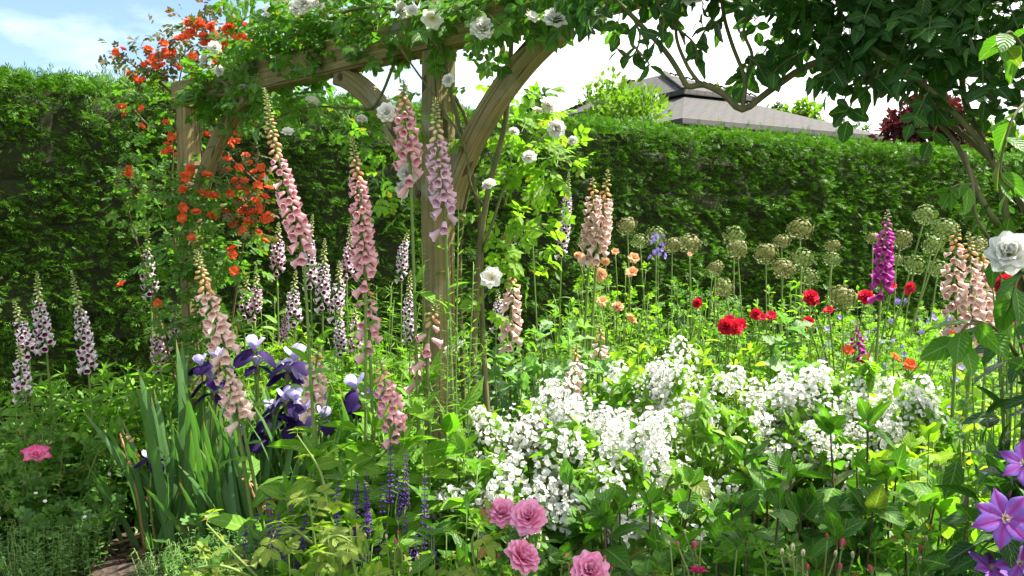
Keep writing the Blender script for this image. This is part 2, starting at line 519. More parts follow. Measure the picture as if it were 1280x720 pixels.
# ================================================================== light, sky, camera
SUN_AZ, SUN_EL = math.radians(72), math.radians(60)        # azimuth from +y (ahead) towards +x (right)
w = bpy.data.worlds.new('World'); SC.world = w; w.use_nodes = True
n, l = w.node_tree.nodes, w.node_tree.links
n.clear()
out = n.new('ShaderNodeOutputWorld'); bg = n.new('ShaderNodeBackground'); bg.inputs[1].default_value = .074
sky = n.new('ShaderNodeTexSky'); sky.sky_type = 'NISHITA'; sky.sun_disc = False
sky.sun_elevation = SUN_EL; sky.sun_rotation = SUN_AZ; sky.air_density = 1.0; sky.dust_density = 1.2; sky.ozone_density = 3.2
tc = n.new('ShaderNodeTexCoord')
sx = n.new('ShaderNodeSeparateXYZ'); l.new(tc.outputs['Generated'], sx.inputs[0])
mp = n.new('ShaderNodeMapping'); mp.inputs['Scale'].default_value = (1, 1, 2.6); mp.inputs['Location'].default_value = (.35, .1, .3)
l.new(tc.outputs['Generated'], mp.inputs[0])
cn = n.new('ShaderNodeTexNoise'); cn.inputs['Scale'].default_value = 2.6; cn.inputs['Detail'].default_value = 7; cn.inputs['Roughness'].default_value = .55
l.new(mp.outputs[0], cn.inputs['Vector'])
# thin cloud thickens towards the sun's side (+x)
d = math_(n, l, 'ADD', cn.outputs['Fac'], math_(n, l, 'MULTIPLY', sx.outputs[0], .55))
cov = ramp(n, l, d, .22, .56)
col = mixc(n, l, math_(n, l, 'MULTIPLY', cov, .92), sky.outputs[0], (10.5, 10.4, 10.2))
l.new(col, bg.inputs[0]); l.new(bg.outputs[0], out.inputs[0])

sun = bpy.data.lights.new('sun', 'SUN'); sun.energy = 5.0; sun.angle = math.radians(.53); sun.color = (1, .95, .86)
so = bpy.data.objects.new('sun', sun); COL.objects.link(so)
sd = Vector((math.sin(SUN_AZ) * math.cos(SUN_EL), math.cos(SUN_AZ) * math.cos(SUN_EL), math.sin(SUN_EL)))
so.rotation_euler = (-sd).to_track_quat('-Z', 'Y').to_euler()
so.location = (6, 2, 9)

cam = bpy.data.cameras.new('camera'); cam.sensor_width = 36; cam.lens = F / 1280 * 36; cam.clip_end = 3000; cam.clip_start = .05
co = bpy.data.objects.new('camera', cam); COL.objects.link(co)
co.location = (0, 0, EYE); co.rotation_euler = (math.pi / 2 - TILT, 0, 0)
SC.camera = co
SC.view_settings.view_transform = 'Standard'; SC.view_settings.look = 'None'
SC.view_settings.exposure = 1.8; SC.view_settings.gamma = 1
SC.cycles.max_bounces = 7; SC.cycles.diffuse_bounces = 4; SC.cycles.glossy_bounces = 2; SC.cycles.transmission_bounces = 4
SC.cycles.use_denoising = True
SC.cycles.sample_clamp_indirect = 6

# ================================================================== ground
def soilmat():
    m, n, l, out = nodes('garden_soil')
    tc = n.new('ShaderNodeTexCoord')
    vo = n.new('ShaderNodeTexVoronoi'); vo.inputs['Scale'].default_value = 28; l.new(tc.outputs['Object'], vo.inputs['Vector'])
    nz = n.new('ShaderNodeTexNoise'); nz.inputs['Scale'].default_value = 14; nz.inputs['Detail'].default_value = 9; l.new(tc.outputs['Object'], nz.inputs['Vector'])
    col = mixc(n, l, vo.outputs['Color'], (.035, .022, .014), (.10, .06, .04))
    col = mixc(n, l, nz.outputs['Fac'], (.03, .02, .012), col)
    p = n.new('ShaderNodeBsdfPrincipled'); p.inputs['Roughness'].default_value = .95; l.new(col, p.inputs['Base Color'])
    b = n.new('ShaderNodeBump'); b.inputs['Strength'].default_value = 1; b.inputs['Distance'].default_value = .03
    l.new(math_(n, l, 'ADD', vo.outputs['Distance'], nz.outputs['Fac']), b.inputs['Height']); l.new(b.outputs[0], p.inputs['Normal'])
    l.new(p.outputs[0], out.inputs[0])
    return m


def grassmat():
    m, n, l, out = nodes('far_grass')
    tc = n.new('ShaderNodeTexCoord')
    nz = n.new('ShaderNodeTexNoise'); nz.inputs['Scale'].default_value = 3; nz.inputs['Detail'].default_value = 9; l.new(tc.outputs['Object'], nz.inputs['Vector'])
    p = n.new('ShaderNodeBsdfPrincipled'); p.inputs['Roughness'].default_value = .9
    l.new(mixc(n, l, nz.outputs['Fac'], (.04, .09, .015), (.09, .15, .03)), p.inputs['Base Color']); l.new(p.outputs[0], out.inputs[0])
    return m


g = G()
g.put(Tm([(-900, -900, -.004), (900, -900, -.004), (900, 900, -.004), (-900, 900, -.004)], (), [(0, 1, 2, 3)], [(0, 0)] * 4))
setting(build(g, 'ground', grassmat(), smooth=False))


def vnoise(x, y, seed):
    """smooth value noise in the plane"""
    t = np.random.default_rng(seed).random((64, 64))
    xi, yi = np.floor(x).astype(int), np.floor(y).astype(int)
    fx, fy = x - xi, y - yi
    fx, fy = fx * fx * (3 - 2 * fx), fy * fy * (3 - 2 * fy)
    v = lambda a, b: t[a % 64, b % 64]
    return (v(xi, yi) * (1 - fx) + v(xi + 1, yi) * fx) * (1 - fy) + (v(xi, yi + 1) * (1 - fx) + v(xi + 1, yi + 1) * fx) * fy


# the bed: one gently uneven sheet of dark mulch
nx, ny = 150, 120
X, Y = np.meshgrid(np.linspace(-6, 13, nx), np.linspace(-1, 14, ny), indexing='ij')
Z = .02 + .05 * vnoise(X * 3, Y * 3, 3) + .03 * vnoise(X * 11, Y * 11, 4)
Z[0] = Z[-1] = -.01; Z[:, 0] = Z[:, -1] = -.01
i = np.arange(nx - 1)[:, None] * ny + np.arange(ny - 1)[None]
Q = np.stack([i, i + ny, i + ny + 1, i + 1], -1).reshape(-1, 4)
g = G(); g.put(Tm(np.stack([X, Y, Z], -1), (), Q))
setting(build(g, 'flower_bed_soil', soilmat()))
# chips of bark lying on it where it shows
g = G()
k = 900
P = np.stack([U(-2.6, -1.2, k), U(3.9, 5.4, k), np.full(k, .075)], 1)
chip = Tm([(-.5, -.2, 0), (.5, -.25, .05), (.45, .25, .1), (-.5, .2, .02)], (), [(0, 1, 2, 3)])
g.many(chip, P, frames(rng.normal(size=(k, 3)) * [1, 1, .25], np.array([0, 0, 1.]) + rng.normal(size=(k, 3)) * .3), U(.02, .06, k))
M_CHIP = leafmat('bark_chips', (.035, .020, .013), (.09, .05, .033), trans=0, rough=.9)
setting(build(g, 'bark_mulch', M_CHIP, smooth=False), 'stuff')

# ================================================================== yew hedge
HE = norm([.863, .506, 0]); HN = np.array([HE[1], -HE[0], 0]); H0 = np.array([0, 8.86, 0]); HH = 2.80


def hedge():
    t = thing('yew_hedge', 'tall clipped dark green yew hedge closing the garden behind the flowers', 'hedge', H0)
    s0, s1 = -8.5, 17.0

    def bump(s, z):
        return .11 * vnoise(s * 5.2, z * 9, 1) + .10 * vnoise(s * 2.1 + 9, z * 4.1, 2) + .08 * vnoise(s * .7, z * 1.1, 6)
    # twiggy body
    ns, nz = 300, 40
    S, Zz = np.meshgrid(np.linspace(s0, s1, ns), np.linspace(0, HH - .10, nz), indexing='ij')
    Pf = H0 + HE * S[..., None] + HN * (bump(S, Zz) - .22)[..., None]
    Pf[..., 2] = Zz
    back = H0 + HE * S[..., None] - HN * np.full(S.shape, 1.0)[..., None]; back[..., 2] = Zz
    i = np.arange(ns - 1)[:, None] * nz + np.arange(nz - 1)[None]
    Q = np.stack([i, i + nz, i + nz + 1, i + 1], -1).reshape(-1, 4)
    o = ns * nz
    q2 = Q[:, ::-1] + o
    a = np.arange(ns - 1) * nz + nz - 1
    top = np.stack([a, a + nz, a + nz + o, a + o], 1)
    ends = []
    for e in (0, (ns - 1) * nz):
        b = e + np.arange(nz - 1)
        ends.append(np.stack([b, b + 1, b + 1 + o, b + o], 1))
    g = G(); g.put(Tm(np.concatenate([Pf.reshape(-1, 3), back.reshape(-1, 3)]), (), np.concatenate([Q, q2, top] + ends)))
    build(g, 'branches', M_YEWC, t, smooth=False)
    # sprays of needles
    def spray(k, curl):
        ps = []
        bl = Tm([(0, 0, 0), (.09, .5, .02), (0, 1, -.08), (-.09, .5, .02)], (), [(0, 1, 2, 3)], [(.5, 0), (1, .5), (.5, 1), (0, .5)])
        for i in range(k):
            sgn = 1 if i % 2 else -1
            v = .1 + .75 * i / k
            ps.append(bl.xf(rot('Z', -sgn * .75 * (1.1 - v * .5)) @ rot('X', U(-.3, .3)) * (.62 - .28 * v), (0, v * .8, -curl * v * v)))
        ps.append(bl.xf(np.eye(3) * .42, (0, .62, -curl * .5)))
        return join(ps)
    sp = [spray(8, .2), spray(7, .35)]
    g = G()
    k = 74000
    S = s0 + .2 + (s1 - s0 - .4) * U(0, 1, k) ** 1.35
    z = U(.25, HH + .02, k)
    dn = bump(S, z)
    keep = (vnoise(S * 7.3, z * 12, 8) + .6 * vnoise(S * 3, z * 5, 9) > .52) | (U(0, 1, k) < .22) | (z > HH - .15)
    S, z, dn = S[keep], z[keep], dn[keep]; k = len(S)
    P = H0 + HE * S[:, None] + HN * (dn - U(0, .16, k) - .03)[:, None]
    P[:, 2] = z
    D = HN + np.array([0, 0, .15]) + rng.normal(size=(k, 3)) * [.45, .45, .42]
    Nn = np.array([0, 0, 1]) + HN * .45 + rng.normal(size=(k, 3)) * .35
    sz = U(.06, .115, k) * (1 + np.maximum(S, 0) * .035)
    h = k // 2
    g.many(sp[0], P[:h], frames(D[:h], Nn[:h]), sz[:h]); g.many(sp[1], P[h:], frames(D[h:], Nn[h:]), sz[h:])
    # the top and its stray shoots
    k = 20000
    S = s0 + .2 + (s1 - s0 - .4) * U(0, 1, k) ** 1.3
    dep = U(-.95, .02, k)
    P = H0 + HE * S[:, None] + HN * dep[:, None]
    P[:, 2] = HH - .03 - U(0, .12, k) + .04 * vnoise(S * 2.3, dep * 3, 5) + .03 * vnoise(S * 9, dep * 9, 7)
    D = np.array([0, 0, .9]) + HN * .3 + rng.normal(size=(k, 3)) * .5
    g.many(sp[0], P, frames(D, rng.normal(size=(k, 3)) + HN), U(.07, .13, k))
    k = 90
    S = s0 + (s1 - s0) * U(.05, 1, k) ** 1.3; dep = U(-.5, .05, k)
    P = H0 + HE * S[:, None] + HN * dep[:, None]; P[:, 2] = HH
    for j in range(5):
        g.many(sp[1], P + np.array([0, 0, .028 * j]), frames(np.array([0, 0, 1]) + rng.normal(size=(k, 3)) * .3, rng.normal(size=(k, 3))), U(.05, .09, k))
    build(g, 'foliage', M_YEW, t)


hedge()

# ================================================================== pergola
PA, PB = np.array([-.29, 3.5, 0]), np.array([1.53, -1.5, 0])
PD = norm(PB); PS = np.array([-PD[1], PD[0], 0])
BZ = 2.29


def along(t, z=0.0, side=0.0):
    return PA + PB * t + PS * side + np.array([0, 0, z])


M_BOLT = barkmat('rusty_bolt', (.05, .045, .04), (.12, .08, .05), 60, 1, rough=.6)


def pergola():
    t = thing('wooden_pergola', 'weathered timber pergola with curved braces carrying climbing roses', 'pergola', along(0))
    for k in (-1, 0, 1):
        b = along(k)
        g = G(); zs = np.linspace(0, BZ - .003, 14)
        tw = .004 * np.sin(zs * 3 + k)
        g.timber(np.stack([b[0] + tw, np.full(14, b[1]), zs], 1), PD, .102, .102, .01)
        build(g, 'post', M_WOOD, t, smooth=False)
    for a, b in ((-1.05, -.004), (.004, 1.08)):
        g = G()
        g.timber(np.linspace(along(a, BZ + .075), along(b, BZ + .075), 14), PS, .10, .15, .008)
        build(g, 'beam', M_WOOD, t, smooth=False)
    for k, sg in ((-1, 1), (0, -1), (0, 1)):
        g = G(); pts = []
        L = math.dist((0, 0), PB[:2])
        for v in np.linspace(0, 1, 16):
            run = .07 + .60 * v ** 1.35; rise = 1.68 + .60 * (1 - (1 - v) ** 1.35)
            pts.append(along(k + sg * run / L, min(rise, 9)))
        g.timber(pts, PS, .065, .085, .008)
        br = build(g, 'brace', M_WOOD, t, smooth=False)
        for q in (1, 14):
            bb = pts[q] - PS * .0325; h = G()
            h.tube([bb + PS * .004, bb - PS * .004], .017, 10); h.tube([bb - PS * .003, bb - PS * .013], .009, 6)
            build(h, 'bolt', M_BOLT, br, smooth=False)
    return t


pergola()

# ================================================================== pavilion behind the hedge
def roofmat():
    m, n, l, out = nodes('cedar_shingles')
    tc = n.new('ShaderNodeTexCoord')
    br = n.new('ShaderNodeTexBrick'); br.inputs['Scale'].default_value = 1
    br.inputs['Brick Width'].default_value = .32; br.inputs['Row Height'].default_value = .16; br.inputs['Mortar Size'].default_value = .022
    br.inputs['Color1'].default_value = (.055, .048, .044, 1); br.inputs['Color2'].default_value = (.038, .034, .031, 1); br.inputs['Mortar'].default_value = (.014, .013, .012, 1)
    br.offset = .37; br.inputs['Bias'].default_value = .1
    l.new(tc.outputs['UV'], br.inputs['Vector'])
    nz = n.new('ShaderNodeTexNoise'); nz.inputs['Scale'].default_value = 1.3; nz.inputs['Detail'].default_value = 6; l.new(tc.outputs['UV'], nz.inputs['Vector'])
    col = mixc(n, l, nz.outputs['Fac'], br.outputs['Color'], mixc(n, l, .6, br.outputs['Color'], (.045, .042, .039)))
    p = n.new('ShaderNodeBsdfPrincipled'); p.inputs['Roughness'].default_value = .9; l.new(col, p.inputs['Base Color'])
    sx = n.new('ShaderNodeSeparateXYZ'); l.new(tc.outputs['UV'], sx.inputs[0])
    saw = math_(n, l, 'FRACT', math_(n, l, 'MULTIPLY', sx.outputs[1], 1 / .16))
    b = n.new('ShaderNodeBump'); b.inputs['Strength'].default_value = 1; b.inputs['Distance'].default_value = .05
    l.new(math_(n, l, 'SUBTRACT', math_(n, l, 'MULTIPLY', br.outputs['Fac'], -.5), saw), b.inputs['Height']); l.new(b.outputs[0], p.inputs['Normal'])
    l.new(p.outputs[0], out.inputs[0])
    return m


M_ROOF = roofmat()
M_SLAT = barkmat('dark_cladding', (.03, .025, .02), (.06, .05, .04), 20, 1)
M_WALL = barkmat('brick_wall', (.22, .10, .06), (.33, .16, .10), 12, 1)


def pavilion():
    c = at(808, 300, 25); c[2] = 0
    t = thing('shingled_pavilion', 'building with grey brown shingled two tier hipped roof behind the hedge', 'building', c)
    ph = math.radians(30)
    ux, vx = np.array([math.cos(ph), math.sin(ph), 0]), np.array([-math.sin(ph), math.cos(ph), 0])

    def frust(a0, b0, z0, a1, b1, z1, th=.12):
        g = G()
        lo = [c + ux * sa * a0 + vx * sb * b0 + [0, 0, z0] for sa, sb in ((-1, -1), (1, -1), (1, 1), (-1, 1))]
        hi = [c + ux * sa * a1 + vx * sb * b1 + [0, 0, z1] for sa, sb in ((-1, -1), (1, -1), (1, 1), (-1, 1))]
        for i in range(4):
            k = (i + 1) % 4
            p = [lo[i], lo[k], hi[k], hi[i]]
            e = norm(p[1] - p[0]); mid = (p[2] + p[3]) / 2 - (p[0] + p[1]) / 2; f = norm(mid - e * (mid @ e))
            uv = [((q - p[0]) @ e, (q - p[0]) @ f) for q in p]
            g.put(Tm(p, (), [(0, 1, 2, 3)], uv))
            dn = np.array([0, 0, -th])
            g.put(Tm([lo[i] + dn, lo[k] + dn, lo[k], lo[i]], (), [(0, 1, 2, 3)], [(0, 0), (3, 0), (3, .12), (0, .12)]))
        g.put(Tm([q + [0, 0, -th] for q in lo], (), [(3, 2, 1, 0)]))
        return g
    Rz = lambda y: at(832, y, 25)[2]
    w = G()
    w.box(c + [0, 0, 1.9], (2.8, 4.8, 1.9), np.stack([ux, vx, [0, 0, 1]], 1))
    build(w, 'wall', M_WALL, t, smooth=False)
    lo = build(frust(3.3, 5.3, at(1045, 170, 22)[2], 1.05, 2.75, Rz(141)), 'lower_roof', M_ROOF, t, smooth=False)
    s = G(); s.box(c + [0, 0, Rz(139)], (1.0, 2.7, .12), np.stack([ux, vx, [0, 0, 1]], 1))
    build(s, 'clerestory', M_SLAT, t, smooth=False)
    build(frust(1.21, 2.93, Rz(135), .05, .75, Rz(98), .12), 'upper_roof', M_ROOF, t, smooth=False)
    # ridge caps along the hips
    for sa, sb in ((-1, -1), (1, -1), (-1, 1), (1, 1)):
        g = G()
        a = c + ux * sa * 1.21 + vx * sb * 2.93 + [0, 0, Rz(135) + .02]; b = c + ux * sa * .05 + vx * sb * .75 + [0, 0, Rz(98) + .03]
        for v in np.linspace(0, .96, 16):
            g.timber([a + (b - a) * v, a + (b - a) * (v + .055) + [0, 0, .03]], np.cross(b - a, [0, 0, 1]), .15, .04, .01)
        build(g, 'ridge_cap', M_ROOF, t, smooth=False)


pavilion()
# far mast
b = at(1053, 300, 30); b[2] = 0
t = thing('aerial_mast', 'thin grey aerial mast rising into the sky right of the roof', 'mast', b)
M_METAL = barkmat('grey_metal', (.25, .25, .25), (.35, .35, .35), 10, 1, rough=.5)
g = G(); tp = at(1053, 106, 30)[2]; g.tube([b, b + [0, 0, tp * .6], b + [0, 0, tp]], [.03, .022, .014], 6); build(g, 'pole', M_METAL, t)
g = G()
for k in range(4):
    g.tube([b + [-.25 + .03 * k, 0, tp * .985 - k * .08], b + [.25 - .03 * k, 0, tp * .985 - k * .08]], .008, 4)
build(g, 'aerial', M_METAL, t)

# ================================================================== trees beyond the hedge
LF_S = leaf(.55, 3, .12, .2)
LF_M = leaf(.5, 4, .12, .3)
LF_T = Tm([(0, 0, 0), (.28, .45, .06), (0, 1, -.1), (-.28, .45, .06)], [(0, 1, 2), (0, 2, 3)], (), [(.5, 0), (1, .5), (.5, 1), (0, .5)])


def tree(name, label, x, ytop, Y, wpx, mat, ls, nleaf, bare=.45, blobs=14, group=None, spiky=0.0):
    top = at(x, ytop, Y); rad = wpx / 2 * Y / F
    base = np.array([top[0], Y, 0.]); H = top[2]
    t = thing(name, label, 'tree', base, group)
    g = G()
    g.tube([base, base + [.05, 0, H * .4], base + [-.04, .05, H * .9]], [.05 * H * .5, .03 * H * .5, .008 * H * .5], 7)
    f = G(); todo = []
    ch = H * (1 - bare)
    cz = H * bare + ch * .5
    for k in range(blobs):
        d = norm(rng.normal(size=3)); d[2] = abs(d[2]) * 1.1 - .25
        p = base + [0, 0, cz] + d * np.array([rad * .72, rad * .72, ch * .38])
        g.tube([base + [0, 0, H * U(.25, .5)], (base + [0, 0, cz] + p) / 2 + [0, 0, -.1], p], [.02 * H * .4, .012 * H * .4, .003 * H], 4)
        m = nleaf // blobs
        q = rng.normal(size=(m, 3)); q = norm(q) * (U(0, 1, m) ** .45)[:, None]
        br = U(.22, .42) * min(rad, ch / 2) * 1.25
        P = p + q * np.array([br * 1.15, br * 1.15, br * .75])
        D = q + rng.normal(size=(m, 3)) * .5 + [0, 0, -.15 + spiky]
        todo.append((P, D, m))
    kz = H / np.percentile(np.concatenate([q[0][:, 2] for q in todo]), 98.5)
    for P, D, m in todo:
        f.many(LF_T, P * [1, 1, kz], frames(D, np.array([0, 0, 1.]) + rng.normal(size=(m, 3)) * .5), U(.6, 1.2, m) * ls)
    build(g, 'trunk', M_BARK, t); build(f, 'crown', mat, t)


tree('willow_tree', 'feathery light green young tree in front of the pavilion roof', 782, 106, 17, 100, M_TREE, .15, 1800, .35, 16, spiky=.9)
tree('garden_tree', 'rounded bright green tree beyond the lower pavilion roof', 1003, 134, 32, 66, M_TREE, .34, 1900, .3, 12)
tree('garden_tree', 'small pale green tree just right of the pavilion roof peak', 900, 117, 36, 60, M_TREE, .36, 1500, .3, 12)
tree('garden_tree', 'wide bright green shrub crown between the lower roof and the rounded tree', 955, 140, 40, 90, M_TREE, .36, 1800, .3, 14)
tree('conifer_tree', 'tiny dark conifer tip left of the rounded bright green tree', 968, 132, 48, 20, M_TREE_D, .3, 700, .3, 8)
tree('garden_tree', 'pale hazy distant tree between the mast and the purple maple', 1078, 154, 45, 90, M_TREE_D, .36, 1700, .3, 14)
tree('purple_maple', 'dark red purple leaved maple rising above the right hedge', 1152, 124, 19, 108, M_MAPLE, .19, 4200, .35, 20)
tree('garden_tree', 'distant tree peeping over the hedge left of the pavilion roof', 672, 118, 40, 46, M_TREE_D, .36, 900, .3, 10)
tree('garden_tree', 'green tree behind the right end of the hedge', 1235, 160, 22, 90, M_TREE, .28, 1800, .3, 12)

# ================================================================== plant kit
UP = np.array([0, 0, 1.])
LF_OV = leaf(.52, 5, .10, .28)                 # broad ovate
LF_LAN = leaf(.30, 5, .10, .35, .45)            # lanceolate
LF_NAR = leaf(.14, 4, .12, .25, .45)            # narrow
LF_BIG = leaf(.62, 10, .08, .22, .40, .06)      # large toothed
LF_FOX = leaf(.36, 7, .10, .40, .50, .05, .03)
LF_POP = leaf(.58, 9, .12, .40, .52, .22, .10)
LF_PALM = palmate(5, .45, .16, 3)
LF_DEEP = palmate(7, .70, .10, 3)
LF_HANG = leaf(.60, 6, .10, .22, .42, .05)


def compound(lf, k=5, sp=.62, s0=.44):
    ps = [lf.xf(np.eye(3) * s0, (0, 1 - s0, 0))]
    st = Tm([(-.012, 0, 0), (.012, 0, 0), (.008, .62, 0), (-.008, .62, 0)], (), [(0, 1, 2, 3)], [(.5, 0)] * 4)
    ps.append(st)
    for j in range((k - 1) // 2):
        y = .56 - j * .27
        for sg in (1, -1):
            ps.append(lf.xf(rot('Z', -sg * 1.15) @ rot('Y', sg * -.15) * (s0 * (.92 - .14 * j)), (0, y, 0)))
    return join(ps)


CP_ROSE = compound(leaf(.62, 5, .10, .22, .45, .04))
CP_3 = compound(leaf(.66, 6, .10, .22, .42, .04), 5, s0=.30)
CP_BIG = compound(leaf(.56, 9, .08, .25, .42, .06), 5, s0=.46)


def curve(pts, n=14):
    """smooth line through the points"""
    P = np.asarray(pts, float)
    if len(P) == 2:
        return P[0] + (P[1] - P[0]) * np.linspace(0, 1, n)[:, None]
    Pp = np.concatenate([[2 * P[0] - P[1]], P, [2 * P[-1] - P[-2]]])
    o = []
    m = max(2, n // (len(P) - 1))
    for i in range(len(P) - 1):
        a, b, c, d = Pp[i:i + 4]
        for t in np.linspace(0, 1, m, endpoint=False):
            o.append(.5 * (2 * b + (c - a) * t + (2 * a - 5 * b + 4 * c - d) * t * t + (3 * b - a - 3 * c + d) * t ** 3))
    return np.array(o + [P[-1]])


def leaves_on(g, path, n, t0, t1, lt, s0, s1, elev=.5, mat=0, az0=None, pend=0.0, two=False, jit=.25):
    """leaves set round a stem; s0 -> s1 from low to high"""
    path = np.asarray(path)
    m = len(path)
    t = np.clip(np.linspace(t0, t1, n) + U(-.4, .4, n) * (t1 - t0) / max(n, 2), 0, 1)
    f = t * (m - 1); i = np.minimum(f.astype(int), m - 2); fr = (f - i)[:, None]
    P = path[i] * (1 - fr) + path[i + 1] * fr
    tg = norm(path[i + 1] - path[i])
    az = (U(0, 6.28) if az0 is None else az0) + np.arange(n) * (math.pi / 2 if two else GOLD) + U(-.3, .3, n)
    if two:
        az = az + (np.arange(n) % 2) * math.pi / 2
    a = norm(np.cross(tg, [.3, .95, .1])); b = np.cross(tg, a)
    o = a * np.cos(az)[:, None] + b * np.sin(az)[:, None]
    D = o * math.cos(elev) + tg * math.sin(elev) + rng.normal(size=(n, 3)) * jit - UP * pend
    N = UP * .75 + tg * .3 + o * .3 + rng.normal(size=(n, 3)) * .45
    s = np.interp(t, [t0, t1], [s0, s1]) * U(.8, 1.2, n)
    g.many(lt, P, frames(D, N), s, mat)


def herb(name, label, cat, x, ytop, Y, rad, lt, ls, lm, nst=14, nl=10, sm=None, tmin=.25, elev=.45, shape=.35, group=None, lsz=1.25, two=False, h=None, tall=1.0, sides=4, sr=.004, pend=.12):
    """a bushy plant: many leafy stems from one root"""
    top = at(x, ytop, Y)
    H = (top[2] if h is None else h) * tall
    base = np.array([top[0], Y, .03])
    t = thing(name, label, cat, base, group)
    gs, gl = G(), G()
    tips = []
    nst = int(nst * 1.35); nl += 3
    for k in range(nst):
        az, rr = U(0, 6.28), rad * math.sqrt(U(0, 1))
        hh = H * (1 - shape * (rr / rad) ** 2) * U(.80, 1.0)
        e = np.array([math.cos(az) * rr, math.sin(az) * rr, 0])
        tip = base + e + UP * hh
        p = curve([base + e * .25, base + e * .62 + UP * hh * .5, tip], 10)
        gs.tube(p, [sr, sr * .5], sides)
        leaves_on(gl, p, nl, tmin * .6, 1, lt, ls * lsz, ls * .62, elev, two=two, pend=pend)
        leaves_on(gl, p, 3, .97, 1, lt, ls * .6, ls * .45, .9)
        tips.append(tip)
    build(gs, 'stems' if False else 'stem_cluster', sm or M_STEM, t)
    build(gl, 'foliage', lm, t)
    return t, base, tips


# ------------------------------------------------------------------ flowers
def rose_tm(layers, W=.85, ruff=.03):
    ps = []
    for (nn, tilt, L, r, z, cup) in layers:
        a0 = U(0, 6)
        for i in range(nn):
            ps.append(seat(petal(L, L * W, cup * L, .18 * L, 4, 4, .62, ruff * L), tilt + U(-.1, .1), a0 + i * 6.283 / nn + U(-.12, .12), r, z))
    return join(ps)


def cal(r=.12):
    return ball(6, 4, r, r, r * 1.2, (0, 0, -r * .8)).xf(mat=1)


def full_rose():
    return join([rose_tm([(3, .10, .62, .03, .05, .35), (5, .30, .70, .06, .03, .35), (6, .62, .74, .08, .02, .32), (7, .92, .78, .09, 0, .28), (8, 1.22, .80, .09, -.01, .24), (7, 1.5, .78, .08, -.03, .18)], .85, .05), cal()])


def open_rose(n=6, Wp=.82):
    st = [ball(5, 3, .03, .03, .03, (math.cos(i * 2.4) * .012 * i ** .8 * 1.6, math.sin(i * 2.4) * .012 * i ** .8 * 1.6, .10)).xf(mat=2) for i in range(14)]
    return join([rose_tm([(n, .85, .70, .06, 0, .3), (n, 1.25, .80, .07, -.02, .22)], Wp, .06), cal()] + st)


def bud_tm():
    return join([ball(6, 6, .26, .26, .5, (0, 0, .5)), ball(6, 5, .22, .22, .26, (0, 0, .08)).xf(mat=1)] +
                [seat(leaf(.22, 3, .1, -.1).xf(np.eye(3) * .75, mat=1), .28, i * 1.2566, .2, .1) for i in range(5)])


def small5(n=5, W=.75, tilt=1.2, c=.14):
    return join([seat(petal(.5, .5 * W, .06, .05, 2, 3, .62), tilt, i * 6.283 / n) for i in range(n)] + [ball(6, 4, c * .5, c * .5, c * .5, (0, 0, .02)).xf(mat=1)])


ME_WROSE = [mesh_of(full_rose(), 'white_rose', [M_WHITE, M_CALYX, M_STAM]) for _ in range(3)] + [mesh_of(open_rose(7), 'white_rose_open', [M_WHITE, M_CALYX, M_STAM])]
ME_PROSE = [mesh_of(full_rose(), 'pink_rose', [M_PINK, M_CALYX, M_STAM]) for _ in range(3)]
ME_PEON = mesh_of(join([rose_tm([(4, .25, .45, .05, .05, .4), (6, .75, .68, .07, .02, .42), (6, 1.2, .9, .09, 0, .40)], .66, .10), cal()]), 'pink_open_rose', [petalmat('two_tone_pink', (.85, .55, .6), (.72, .10, .30), .3), M_CALYX, M_STAM])
ME_OROSE = [mesh_of(open_rose(6), 'orange_rose', [M_ORANGE, M_CALYX, M_STAM]) for _ in range(3)]
ME_RROSE = [mesh_of(full_rose(), 'red_rose', [M_RED, M_CALYX, M_STAM]), mesh_of(open_rose(6), 'red_rose_open', [M_RED, M_CALYX, M_STAM])]
ME_AROSE = [mesh_of(full_rose(), 'apricot_rose', [M_APRI, M_CALYX, M_STAM]), mesh_of(open_rose(6), 'apricot_rose_open', [M_APRI, M_CALYX, M_STAM])]
ME_HBUD = mesh_of(bud_tm(), 'pink_bud', [M_HOT, M_CALYX])
ME_GBUD = mesh_of(bud_tm(), 'green_bud', [petalmat('cream_bud', (.75, .6, .35), (.8, .7, .5)), M_CALYX])
ME_HROSE = mesh_of(open_rose(5), 'deep_pink_rose', [M_HOT, M_CALYX, M_STAM])
ME_BGER = mesh_of(small5(5, .85, 1.15), 'blue_geranium', [M_BLUE, M_WHITE])
ME_WGER = mesh_of(small5(5, .8, 1.0), 'white_geranium', [M_WHITE, M_CALYX])
ME_MOCK1 = [mesh_of(small5(4, 1.05, 1.1 + .1 * k, .2), 'mock_orange_flower', [M_MOCKF, M_STAM]) for k in range(2)]


def mock_cluster(n):
    f = join([seat(petal(.5, .50, .22, .05, 3, 4, .6, .03), 1.0 + .12 * (i % 2), i * 6.283 / 4) for i in range(4)] + [ball(6, 4, .05, .05, .06, (0, 0, .03)).xf(mat=1)])
    ps = []
    for i in range(n):
        z = i / n
        a = i * 2.4
        d = norm([math.cos(a), math.sin(a), .3 + z])
        M = frames(np.array([np.cross(d, [.1, .2, .97])]), np.array([d]))[0] * U(.7, 1.2) * .029
        ps.append(f.xf(M, np.array([math.cos(a) * .026, math.sin(a) * .026, -.05 + z * .075]) * (1.1 - .25 * z) + U(-.008, .008, 3)))
        ps.append(Tm([(-.001, 0, -.06), (.001, 0, -.06), (.001, 0, .03), (-.001, 0, .03)], (), [(0, 1, 2, 3)]).xf(mat=2))
        e = np.array([math.cos(a) * .026, math.sin(a) * .026, -.05 + z * .075]); s_ = e * [.0, .0, 1] - UP * .01
        ps.append(Tm([s_ - [0, 0, .001], s_ + [0, 0, .001], e + [0, 0, .001], e - [0, 0, .001]], (), [(0, 1, 2, 3)]).xf(mat=2))
    return join(ps)


